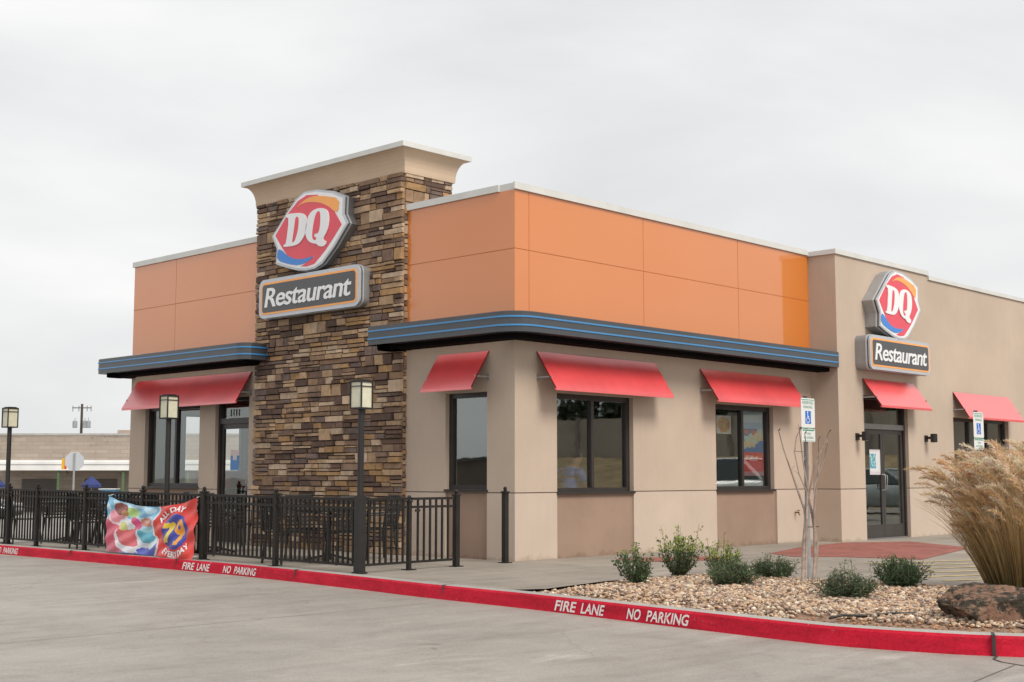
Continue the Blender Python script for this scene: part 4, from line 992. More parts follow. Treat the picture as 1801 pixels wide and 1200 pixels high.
def patio_table():
    o = empty('patio_table', (0, 0, 0)); m = M_BLACK; a = MB()
    a.lathe((0, 0, 0.70), [(0.50, 0.0), (0.52, 0.01), (0.52, 0.03), (0.50, 0.035)], m, 28)
    a.lathe((0, 0, 0.735), [(0.47, 0.0), (0.45, 0.006), (0.1, 0.006)], m, 28); a.build('table_top', o)
    a = MB(); a.tube([(0, 0, 0.02), (0, 0, 0.70)], 0.035, m, 10)
    a.build('table_pedestal', o)
    for k_ in range(4):
        b_ = MB(); c, sn = math.cos(R(45 + 90 * k_)), math.sin(R(45 + 90 * k_)); b_.bar((c * .03, sn * .03, .09), (c * .34, sn * .34, .012), 0.03, m); b_.build('leg', o)
    return o
PC, PT = patio_chair(), patio_table()
used = [False, False]
tabs = [(-1.75, 9.5, 'farthest'), (-1.75, 7.3, 'leftmost'), (-1.7, 4.9, 'middle'), (-1.72, 2.0, 'right')]
wh = {'farthest': 'farthest left on the patio', 'leftmost': 'left of the banner', 'middle': 'behind the banner', 'right': 'in front of the stone tower'}
for tx, ty, w_ in tabs:
    o = PT if not used[0] else copy_tree(PT); used[0] = True; o.location = (tx, ty, 0)
    tag(o, 'round black metal patio table behind the fence, ' + wh[w_], 'table', 'black patio tables behind the fence')
    for k_, (ang, side) in enumerate(((80, 'far left side'), (170, 'fence side'), (260, 'near right side'), (350, 'wall side'))):
        a_ = R(ang + random.uniform(-12, 12)); rr_ = 0.72
        c_ = PC if not used[1] else copy_tree(PC); used[1] = True
        c_.location = (tx + rr_ * math.cos(a_), ty + rr_ * math.sin(a_), 0); c_.rotation_euler = (0, 0, a_ - R(90))
        tag(c_, 'lattice patio chair, %s of the table %s' % (side, wh[w_]), 'chair', 'black patio chairs behind the fence')

# ------------------------------------------------------------------ accessible parking signs
def parking_sign():
    o = empty('parking_sign', (0, 0, 0)); a = MB(); a.tube([(0, 0, 0), (0, 0, 2.13)], 0.027, mat('sign_post_steel', (0.22, 0.225, 0.235), 0.75, 0.2, 9), 12); a.build('post', o, smooth=True)
    F = Fr((0, -0.034, 0), (1, 0, 0)); p = MB(); slab(p, F, rrect(-.152, .152, 1.755, 2.105, 0.02), 0.0, 0.003, M_WHITE, M_GALV)
    for z0, z1 in ((2.09, 2.105 - .004), (1.76, 1.775)): p.box(F, -.145, .145, z0 - .008, z0, 0.0032, 0.0042, M_GREEN)
    for (tx_, zz, ww, hh) in (('RESERVED', 2.035, .24, .036), ('PARKING', 1.985, .20, .032)):
        put_text(p, tx_, lambda x, y: F.P(-ww / 2 + x, zz + y, 0.0045), ww, hh, M_GREEN)
    p.box(F, -.062, .062, 1.805, 1.955, 0.0032, 0.0045, M_ABLUE)
    sy = 0.0052
    p.prism(F, [(0.0 + .012 * math.cos(R(i * 45)) - .012, 1.938 + .012 * math.sin(R(i * 45))) for i in range(8)], 0.0046, sy, M_SWHITE)
    W_ = [(-.016, 1.925), (-.004, 1.925), (-.002, 1.895), (.02, 1.895), (.02, 1.887), (.0, 1.884), (.0, 1.874), (.024, 1.874), (.036, 1.838), (.028, 1.835), (.016, 1.866), (-.012, 1.866)]
    slab(p, F, W_, 0.0046, sy, M_SWHITE)
    ring = [(-.006 + .036 * math.cos(R(a)), 1.850 + .036 * math.sin(R(a))) for a in range(130, 341, 15)] + [(-.006 + .028 * math.cos(R(a)), 1.850 + .028 * math.sin(R(a))) for a in range(340, 129, -15)]
    slab(p, F, ring, 0.0046, sy, M_SWHITE); p.build('sign_panel', o)
    p = MB(); slab(p, F, rrect(-.15, .15, 1.595, 1.745, 0.015), 0.0, 0.003, M_WHITE, M_GALV); p.box(F, -.13, .13, 1.722, 1.738, .0032, .0042, M_GREEN); p.box(F, -.13, .13, 1.602, 1.608, .0032, .0042, M_GREEN)
    put_text(p, 'VAN', lambda x, y: F.P(-.05 + x, 1.675 + y, 0.0045), .10, .03, M_GREEN); put_text(p, 'ACCESSIBLE', lambda x, y: F.P(-.11 + x, 1.630 + y, 0.0045), .22, .028, M_GREEN)
    p.build('sign_panel', o); return o
ps = parking_sign(); ps.location = (0.0, -4.70, 0); tag(ps, 'accessible parking sign on grey post behind the bare shrub', 'sign', 'accessible parking signs')
p2 = copy_tree(ps); p2.location = (3.2, -5.33, 0); p2.scale = (1, 1, 0.965); tag(p2, 'accessible parking sign rising behind the tall ornamental grass', 'sign', 'accessible parking signs')

# ------------------------------------------------------------------ plants
def leafcol(rnd, base, v=.25):
    f = rnd.uniform(1 - v, 1 + v) * 1.3; return (base[0] * f * rnd.uniform(.85, 1.15), base[1] * f, base[2] * f * rnd.uniform(.8, 1.1))
M_LEAF = mat_vcol('shrub_leaf', 0.5, 0.1, 20, 0.0, trans=0.25)
M_STEM = mat('woody_stem', (0.10, 0.07, 0.05), 0.9)
def add_leaf(mb, p, d, ln, wd, col, rnd):
    d = d.normalized(); up = Vector((rnd.uniform(-1, 1), rnd.uniform(-1, 1), rnd.uniform(-.2, 1))); s_ = d.cross(up)
    if s_.length < 1e-3: return
    s_ = s_.normalized() * wd / 2; n_ = s_.cross(d).normalized() * wd * .18
    mb.mesh([p, p + d * ln * .5 + s_ + n_, p + d * ln, p + d * ln * .5 - s_ + n_], [(0, 1, 2), (0, 2, 3)], M_LEAF, col)
def shrub(x, y, wd, h, seed, label, cat='shrub', base=(0.06, 0.10, 0.04), tip=(0.19, 0.24, 0.07), upright=0.5, nb=46, lean=(0, 0), dens=26, leaf=0.034, name='shrub', tipfrac=.72, fine=False):
    rnd = random.Random(seed); o = empty(name, (x, y, bedz(x, y) if inside(x, y, bedp) else 0.0), 0, label, cat, 'low shrubs in the gravel bed'); lf = MB(); stm = MB()
    for b_ in range(nb):
        a = rnd.uniform(0, 6.283); rad = math.sqrt(rnd.random()); out_ = rad * wd / 2
        if rnd.random() < .22: out_ *= 1.25
        if math.cos(a * 2 + seed) > .55 and rnd.random() < .5: continue
        end = Vector((math.cos(a) * out_ + lean[0] * h, math.sin(a) * out_ + lean[1] * h, h * (1 - (1 - upright) * rad ** 2) * rnd.uniform(.62, 1.0)))
        if rnd.random() < .18: end *= 1.28
        st_ = Vector((math.cos(a) * .03, math.sin(a) * .03, 0)); md = st_.lerp(end, .5) + Vector((math.cos(a) * .04, math.sin(a) * .04, -0.02))
        pts = [st_, md, end]; stm.tube(pts, [.006, .004, .002], M_STEM, 4)
        for i in range(dens):
            t = rnd.uniform(.12, 1.0); p = (st_.lerp(md, t * 2) if t < .5 else md.lerp(end, t * 2 - 1)); ax = (end - st_).normalized()
            d = (Vector((rnd.gauss(0, 1), rnd.gauss(0, 1), rnd.gauss(0, .7))).normalized() + ax * .6)
            p = p + Vector((rnd.gauss(0, .02), rnd.gauss(0, .02), rnd.gauss(0, .015)))
            zz = p.z / h; c = leafcol(rnd, tip if zz > tipfrac and rnd.random() < .75 else base)
            add_leaf(lf, p, d, leaf * rnd.uniform(.7, 1.3) * (1.6 if fine else 1), leaf * (.35 if fine else .62), c, rnd)
    stm.build('stems', o); lf.build('foliage', o); return o
shrub(-2.2, -3.93, 0.46, 0.42, 1, 'small dark green shrub at the left tip of the gravel bed', lean=(-.10, .12), nb=44, dens=34, upright=.8)
shrub(-1.02, -3.6, 0.48, 0.50, 2, 'upright green shrub with spiky yellow green tips, second from the left', nb=60, dens=38, upright=.95, tip=(.22, .28, .06), tipfrac=.6)
shrub(-0.10, -3.55, 0.46, 0.46, 3, 'bright yellow green shrub behind two darker shrubs', nb=46, dens=32, upright=.9, base=(.08, .12, .045), tip=(.28, .33, .09), tipfrac=.5)
shrub(-1.62, -4.72, 0.50, 0.32, 4, 'rounded grey green shrub in front of the yellow green one', nb=90, dens=42, upright=.5, base=(.075, .11, .055), tip=(.14, .18, .085), leaf=.029, fine=True)
shrub(-0.42, -4.48, 0.50, 0.25, 5, 'low spreading dark shrub left of the bare multi stem shrub', nb=90, dens=36, upright=.45, base=(.06, .095, .045), tip=(.11, .15, .06), leaf=.029, fine=True)
shrub(-2.08, -6.36, 0.50, 0.28, 6, 'low rounded grey green shrub right of the bare multi stem shrub', nb=100, dens=40, upright=.45, base=(.065, .095, .05), tip=(.13, .16, .08), leaf=.028, fine=True)
shrub(-0.55, -6.12, 0.48, 0.33, 7, 'dense dark green shrub in front of the striped parking aisle', nb=100, dens=42, upright=.6, base=(.045, .085, .035), tip=(.09, .14, .05), leaf=.029, fine=True)

# bare multi-stem shrub
BR = [[(-0.808, -5.103, -0.024), (-0.843, -5.141, 0.477), (-0.846, -5.177, 0.736), (-0.859, -5.177, 0.829), (-0.994, -5.099, 1.256), (-1.062, -5.061, 1.478), (-1.116, -5.036, 1.691)],
[(-0.731, -5.184, -0.024), (-0.726, -5.23, 0.254), (-0.729, -5.254, 0.44), (-0.784, -5.247, 0.774), (-0.824, -5.233, 0.959), (-0.81, -5.297, 1.293), (-0.736, -5.42, 1.589), (-0.717, -5.453, 1.682)],
[(-0.79, -5.124, -0.005), (-0.82, -5.165, 0.477), (-0.845, -5.189, 0.811), (-0.846, -5.216, 0.996), (-0.918, -5.195, 1.367), (-0.97, -5.192, 1.71)],
[(-0.846, -5.177, 0.736), (-0.869, -5.194, 1.015), (-0.939, -5.151, 1.218), (-0.993, -5.13, 1.459), (-0.989, -5.159, 1.626), (-0.97, -5.192, 1.70)],
[(-0.725, -5.19, -0.024), (-0.739, -5.23, 0.347), (-0.78, -5.256, 0.811), (-0.78, -5.295, 1.07), (-0.778, -5.336, 1.33), (-0.804, -5.351, 1.608)],
[(-0.806, -5.105, -0.024), (-0.83, -5.149, 0.44), (-0.827, -5.224, 0.922), (-0.845, -5.261, 1.293), (-0.908, -5.25, 1.663)],
[(-0.821, -5.231, 0.922), (-0.799, -5.287, 1.144), (-0.764, -5.357, 1.367), (-0.752, -5.397, 1.552)], [(-0.99, -5.135, 1.469), (-0.929, -5.198, 1.463)]]
M_BARK = mat('grey_bark', (0.36, 0.28, 0.235), 0.85, 0.3, 14, bumpy=0.3)
bs = empty('bare_shrub', (-0.8, -5.15, 0), 0, 'leafless multi stem shrub with long upright branches in the gravel', 'shrub')
rnd = random.Random(5)
for i, b_ in enumerate(BR):
    a = MB(); off = Vector((0.8 - 0.05 * math.sin(i * 2.1), 5.15 + 0.0, 0)); dz = Vector((0.72, 0.69, 0)) * 0.10 * math.sin(i * 1.7)
    pts = [Vector(p) + Vector((0.8, 5.15, 0)) + dz * min(1, p[2]) + Vector((rnd.gauss(0, .004), rnd.gauss(0, .004), 0)) for p in b_]
    r0 = 0.023 if b_[0][2] < .1 and i in (0, 1) else (0.018 if b_[0][2] < .1 else 0.009)
    a.tube(pts, [r0 + (0.0045 - r0) * k_ / (len(pts) - 1) for k_ in range(len(pts))], M_BARK, 7)
    for k_ in range(2, len(pts)):
        if b_[0][2] > .1 and len(b_) < 3: break
        q_ = pts[k_]; a.tube([q_, q_ + Vector((rnd.uniform(-.05, .05), rnd.uniform(-.05, .05), rnd.uniform(.02, .07)))], [.003, .0015], M_BARK, 4)
    if b_[-1][2] > 1.6: a.tube([pts[-1], pts[-1] + Vector((.015, -.01, .02))], [.007, .008], M_STEM, 5)
    a.build('branch', bs, smooth=True)
a = MB(); a.tube([(0.0, 0.0, 0.64), (0.12, -0.10, 0.645)], .006, M_STEM, 6); a.build('tie', bs)

# ornamental grass with plumes bending left
M_BLADE = mat_vcol('dry_grass_blade', 0.7, 0.15, 30, 0.0, trans=0.35)
gx, gy = 0.20, -7.10
og = empty('ornamental_grass', (gx, gy, 0.0), 0, 'huge clump of dry golden ornamental grass with feathery plumes behind the boulder', 'ornamental grass')
rnd = random.Random(21); bl = MB(); pl = MB(); wind = Vector((-0.60, 0.62, 0))
def blade(mb, p0, d0, ln, w0, bend, col0, col1, n_=7, wk=1.0):
    p = Vector(p0); d = Vector(d0).normalized(); st_ = ln / n_; pts = [p.copy()]
    for i in range(n_):
        d = (d + bend * (st_ * wk) * ((i + 1) / n_) ** 1.3 + Vector((0, 0, -0.02))).normalized(); p = p + d * st_; pts.append(p.copy())
    side = d.cross(Vector((rnd.uniform(-1, 1), rnd.uniform(-1, 1), .3))).normalized()
    for i in range(n_):
        wa = w0 * (1 - i / n_) + .0012; wb = w0 * (1 - (i + 1) / n_) + .0012; t = i / n_
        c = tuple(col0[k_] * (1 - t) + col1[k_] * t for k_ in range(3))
        mb.face([pts[i] - side * wa / 2, pts[i] + side * wa / 2, pts[i + 1] + side * wb / 2, pts[i + 1] - side * wb / 2], M_BLADE, c)
    return pts, d
def clump(cx_, cy_, n_, rmax, spread, hscale, nplume):
    for i in range(n_):
        a = rnd.uniform(0, 6.283); r = rmax * math.sqrt(rnd.random()); p0 = (cx_ + r * math.cos(a), cy_ + r * math.sin(a), 0.0)
        tilt = spread * (r / rmax) * rnd.uniform(.5, 1.2) + abs(rnd.gauss(0, .08)); d = Vector((math.cos(a) * tilt, math.sin(a) * tilt, 1))
        ln = rnd.uniform(.65, 1.35) * hscale; g_ = rnd.random()
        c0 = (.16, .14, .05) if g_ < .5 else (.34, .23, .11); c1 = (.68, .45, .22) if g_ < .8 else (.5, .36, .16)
        f = rnd.uniform(.75, 1.2)
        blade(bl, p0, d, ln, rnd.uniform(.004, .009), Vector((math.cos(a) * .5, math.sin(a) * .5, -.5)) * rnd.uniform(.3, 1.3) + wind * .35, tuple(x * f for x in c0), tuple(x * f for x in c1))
    for i in range(nplume):
        a = rnd.uniform(0, 6.283); r = rmax * .8 * math.sqrt(rnd.random()); p0 = (cx_ + r * math.cos(a), cy_ + r * math.sin(a), 0.0)
        tilt = spread * .75 * (r / rmax) + rnd.gauss(0, .04); d = Vector((math.cos(a) * tilt, math.sin(a) * tilt, 1)) + wind * rnd.uniform(-.05, .3)
        ln = rnd.uniform(.62, 1.34) * hscale; c = (.44, .28, .12)
        pts, dd = blade(bl, p0, d, ln, .004, wind * rnd.uniform(-.2, .5), c, (.55, .40, .22), 8)
        # plume: a drooping axis with many fine hairs
        p = pts[-1]; ax = dd.copy(); L_ = rnd.uniform(.20, .34); k1 = 12
        f = rnd.uniform(.8, 1.15); pc = rnd.choice([(.82, .63, .42), (.88, .74, .55), (.72, .50, .29), (.90, .80, .66)])
        pc = tuple(x * f for x in pc)
        for k_ in range(k1):
            t = k_ / k1; ax = (ax + wind * .06 + Vector((rnd.gauss(0, .03), rnd.gauss(0, .03), -.08))).normalized(); p = p + ax * L_ / k1; rad = .040 * math.sin(math.pi * min(1, t * .9 + .12)) + .006
            for h_ in range(9):
                dv = (ax * 1.0 + Vector((rnd.gauss(0, .5), rnd.gauss(0, .5), rnd.gauss(0, .45)))).normalized(); e = p + dv * rad * rnd.uniform(1.2, 2.2)
                s_ = dv.cross(Vector((rnd.gauss(0, 1), rnd.gauss(0, 1), rnd.gauss(0, 1)))).normalized() * .0045
                cc = tuple(x * rnd.uniform(.8, 1.15) for x in pc); pl.mesh([p - s_, p + s_, e], [(0, 1, 2)], M_BLADE, cc)
clump(0.0, 0.0, 2100, .34, .34, 1.02, 330)
clump(0.38, -0.48, 1300, .26, .42, 1.06, 170)
bl.build('blades', og); pl.build('plumes', og)

# boulder
from mathutils import bvhtree
bm = bmesh.new(); bmesh.ops.create_icosphere(bm, subdivisions=5, radius=1.0)
for v in bm.verts:
    p = v.co.copy(); q_ = Vector((p.x, p.y, p.z))
    for nn, dd in ((Vector((.1, -.2, 1)), .52), (Vector((-.75, -.15, -.45)), .55), (Vector((-.2, .95, -.1)), .72), (Vector((.2, -1, .15)), .74), (Vector((.95, -.2, -.1)), .8), (Vector((-.8, -.2, .75)), .78), (Vector((.6, .5, .9)), .78), (Vector((-.1, -.75, .8)), .72)):
        nn = nn.normalized(); e = q_.dot(nn) - dd
        if e > 0: q_ -= nn * e
    q_ *= 1 + .05 * noise.noise(p * 2.2) + .05 * (abs(noise.noise(p * 3.3 + Vector((3, 1, 0)))) - .2) + .035 * noise.noise(p * 7) + .03 * noise.noise(p * 16) + .015 * noise.noise(p * 34)
    v.co = Vector((q_.x * .45, q_.y * .30, q_.z * .27 * (1 + .15 * q_.x)))
me = bpy.data.meshes.new('boulder'); bm.to_mesh(me); bm.free(); me.materials.append(M_ROCK)
me.polygons.foreach_set('use_smooth', [True] * len(me.polygons))
bo = bpy.data.objects.new('boulder', me); COL.objects.link(bo); bo.location = (-2.93, -8.13, 0.115); bo.rotation_euler = (R(6), R(-4), R(-47))
tag(bo, 'long reddish brown boulder with grey lichen lying on the gravel behind the kerb', 'boulder')

# ------------------------------------------------------------------ posters and notices behind glass
def print_sheet(name, F, u0, u1, z0, z1, d, fn, label, cat, n_=40, mm=60):
    mb = MB()
    for i in range(n_):
        for j in range(mm):
            a, b_, c, e = u0 + (u1 - u0) * i / n_, u0 + (u1 - u0) * (i + 1) / n_, z0 + (z1 - z0) * j / mm, z0 + (z1 - z0) * (j + 1) / mm
            mb.face([F.P(a, c, d), F.P(b_, c, d), F.P(b_, e, d), F.P(a, e, d)], M_PRINT, fn((i + .5) / n_, (j + .5) / mm))
    mb.box(F, u0, u1, z0, z1, d - .004, d - .0015, M_WHITE)
    return tag(mb.build(name), label, cat)
def poster(s_, v):
    n_ = noise.noise(Vector((s_ * 6, v * 9, 3)))
    if v < .06: return (.6, .3, .32)
    if v < .36: return (.78, .06, .04) if not (.18 < s_ < .8 and .24 < v < .31 and n_ > -.1) else (.8, .55, .5)
    if v < .74:
        if abs(v - .55 - (s_ - .5) * .2 + n_ * .12) < .09: return (.72, .55, .30) if n_ > 0 else (.55, .65, .6)
        if abs(v - .66) < .05 and n_ > -.05: return (.6, .18, .12)
        return (.03, .20, .50)
    return (.42, .56, .70) if v < .84 else (.60, .68, .72)
print_sheet('window_poster', FB, 5.93, 6.62, 1.20, 2.33, -0.15, poster, 'blue and red promotional poster in the window under the middle red awning', 'poster')
def reflection_print(s_, v):  # colourful reflection in the pane, painted as a round print
    n_ = noise.noise(Vector((s_ * 5, v * 6, 9)))
    r = math.hypot(s_ - .5, v - .5)
    if r > .42 + n_ * .1: return (.62, .66, .62)
    return (.62, .32, .06) if n_ > 0.05 else (.55, .12, .08) if n_ > -.2 else (.25, .35, .08)
print_sheet('window_reflection', FB, 5.18, 5.62, 1.92, 2.24, -0.15, reflection_print, 'round orange and green reflection painted on a sheet in the left pane beside the poster', 'painted_reflection', 30, 24)
def notice(s_, v):
    if v > .9 or v < .12: return (.62, .58, .62)
    if s_ < .5 and .25 < v < .85: return (.08, .34, .52) if noise.noise(Vector((s_ * 9, v * 9, 1))) < .15 else (.5, .62, .5)
    return (.70, .71, .72)
print_sheet('door_notice', FC, 9.36, 9.84, 1.22, 1.70, -0.128 + .012, notice, 'white notice with blue picture taped to the left entrance door', 'notice', 20, 24)
print_sheet('door_notice', FA, -7.17, -6.90, 1.30, 1.66, -0.128 + .012, lambda s_, v: (.06, .22, .5) if v < .75 and not (.3 < s_ < .7 and v > .5) else (.6, .5, .5), 'small blue notice on the glass of the street door', 'notice', 14, 18)

# interior things seen through the glass
bt = MB()
bo_ = empty('dining_booth', (0, 0, 0), 0, 'booth bench and table behind the window nearest the corner', 'booth')
a = MB(); a.abox(1.45, 1.90, 0.30, 1.15, 0.02, 0.50, mat('booth_vinyl', (0.16, 0.05, 0.04), 0.5)); a.abox(1.30, 1.43, 0.35, 1.15, 0.02, 0.98, MATS['booth_vinyl']); a.build('bench', bo_)
a = MB(); a.abox(2.13, 2.70, 0.30, 1.10, 0.74, 0.78, mat('table_laminate', (0.28, 0.2, 0.13), 0.4)); a.build('table_top', bo_)
a = MB(); a.tube([(2.3, 0.85, 0.02), (2.3, 0.85, 0.74)], 0.04, M_BLACK, 10); a.build('table_leg', bo_)
def skin(name, V, E, Rr, m, parent=None, sub=2):
    me = bpy.data.meshes.new(name); me.from_pydata(V, E, []); o = bpy.data.objects.new(name, me); COL.objects.link(o)
    o.modifiers.new('skin', 'SKIN'); sd_ = o.modifiers.new('sub', 'SUBSURF'); sd_.levels = sub; sd_.render_levels = sub
    for i, r in enumerate(Rr): me.skin_vertices[0].data[i].radius = (r, r) if not isinstance(r, tuple) else r
    me.skin_vertices[0].data[0].use_root = True
    dg = bpy.context.evaluated_depsgraph_get(); nm = bpy.data.meshes.new_from_object(o.evaluated_get(dg)); bpy.data.objects.remove(o)
    nm.name = name; nm.materials.clear(); nm.materials.append(m); nm.polygons.foreach_set('use_smooth', [True] * len(nm.polygons))
    r_ = bpy.data.objects.new(name, nm); COL.objects.link(r_)
    if parent: r_.parent = parent
    return r_
M_SKIN = mat('skin', (0.42, 0.23, 0.16), 0.55); M_SHIRT = mat('blue_shirt', (0.10, 0.25, 0.72), 0.85); M_HAIR = mat('dark_hair', (0.018, 0.014, 0.012), 0.7); M_JEANS = mat('dark_jeans', (0.03, 0.035, 0.06), 0.9)
ct = empty('service_counter', (0, 0, 0), 0, 'curved red counter front inside, behind the street door glass', 'counter')
a = MB()
for i_ in range(14):
    a0, a1 = R(110 + i_ * 10), R(120 + i_ * 10); p0 = Vector((1.35 + .75 * math.cos(a0), 8.0 + .75 * math.sin(a0), 0)); p1 = Vector((1.35 + .75 * math.cos(a1), 8.0 + .75 * math.sin(a1), 0))
    for z0, z1, m in ((.98, 1.28, M_SRED), (.94, .98, M_SWHITE), (.02, .94, MATS['interior_wall_paint'])): a.face([(p1.x, p1.y, z0), (p0.x, p0.y, z0), (p0.x, p0.y, z1), (p1.x, p1.y, z1)], m)
a.build('counter_front', ct)
per = empty('person', (1.70, 0.46, 0.16), 0, 'man in a blue shirt sitting behind the window and looking down', 'person')
V = [(0, 0, .52), (.0, 0, .75), (.04, 0, 1.0), (.07, 0, 1.12), (.12, 0, 1.20), (.17, 0, 1.30), (.19, 0, 1.38),
     (.05, -.19, 1.08), (.14, -.26, .85), (.36, -.14, .80), (.44, -.10, .80), (.05, .19, 1.08), (.14, .26, .85), (.36, .14, .80), (.44, .10, .80),
     (.10, -.10, .52), (.46, -.12, .52), (.48, -.12, .10), (.58, -.12, .04), (.10, .10, .52), (.46, .12, .52), (.48, .12, .10), (.58, .12, .04)]
E_ = [(0, 1), (1, 2), (2, 3), (3, 4), (4, 5), (5, 6), (3, 7), (7, 8), (8, 9), (9, 10), (3, 11), (11, 12), (12, 13), (13, 14), (0, 15), (15, 16), (16, 17), (17, 18), (0, 19), (19, 20), (20, 21), (21, 22)]
Rr = [(.15, .12), (.14, .11), (.15, .11), (.10, .08), .055, .088, .092, .06, .045, .034, .026, .06, .045, .034, .026, .085, .062, .042, .035, .085, .062, .042, .035]
skin('body', V, E_, Rr, M_SKIN, per)
for sg in (-1, 1):                       # fingers and thumb resting on the table edge
    for k_ in range(4):
        y_ = sg * .10 + (k_ - 1.5) * .021; l_ = (.07, .08, .075, .06)[k_]
        skin('finger', [(.45, y_, .80), (.45 + l_ * .5, y_, .805), (.45 + l_, y_, .785)], [(0, 1), (1, 2)], [.010, .009, .007], M_SKIN, per, 1)
    skin('thumb', [(.43, sg * .07, .795), (.46, sg * .045, .795), (.485, sg * .04, .79)], [(0, 1), (1, 2)], [.012, .010, .008], M_SKIN, per, 1)
skin('shirt', [(0, 0, .58), (0, 0, .75), (.04, 0, 1.0), (.07, 0, 1.13), (.05, -.19, 1.09), (.11, -.235, .93), (.05, .19, 1.09), (.11, .235, .93)], [(0, 1), (1, 2), (2, 3), (3, 4), (4, 5), (3, 6), (6, 7)], [(.17, .14), (.165, .135), (.18, .14), (.12, .10), .085, .068, .085, .068], M_SHIRT, per)
skin('trousers', [(0, 0, .52), (.10, -.10, .53), (.47, -.12, .53), (.48, -.12, .14), (.10, .10, .53), (.47, .12, .53), (.48, .12, .14)], [(0, 1), (1, 2), (2, 3), (0, 4), (4, 5), (5, 6)], [(.17, .14), .10, .078, .058, .10, .078, .058], M_JEANS, per)
bm = bmesh.new(); bmesh.ops.create_uvsphere(bm, u_segments=20, v_segments=14, radius=1.0)
for v in list(bm.verts):
    v.co = Vector((v.co.x * .105 + .165, v.co.y * .095, v.co.z * .115 + 1.385))
bmesh.ops.delete(bm, geom=[v for v in bm.verts if v.co.x > .20 and v.co.z < 1.42 or v.co.z < 1.30], context='VERTS')
me = bpy.data.meshes.new('hair'); bm.to_mesh(me); bm.free(); me.materials.append(M_HAIR); o = bpy.data.objects.new('hair', me); COL.objects.link(o); o.parent = per
a = MB()
a.tube([(.272, 0, 1.365), (.295, 0, 1.335), (.275, 0, 1.325)], [.008, .014, .006], M_SKIN, 8); a.build('nose', per, smooth=True)
for sg in (-1, 1):
    a = MB(); a.lathe((.268, sg * .035, 1.360), [(.004, 0), (.011, .004), (.004, .010)], M_HAIR, 8); a.build('eye', per)
    a = MB(); a.lathe((.17, sg * .093, 1.33), [(.006, 0), (.014, .02), (.016, .045), (.008, .06)], M_SKIN, 8); a.build('ear', per)
a = MB(); a.box(Fr((.262, 0, 0), (0, -1, 0)), -.022, .022, 1.290, 1.298, -.004, .012, mat('lip', (.25, .09, .08), .6)); a.build('mouth', per)

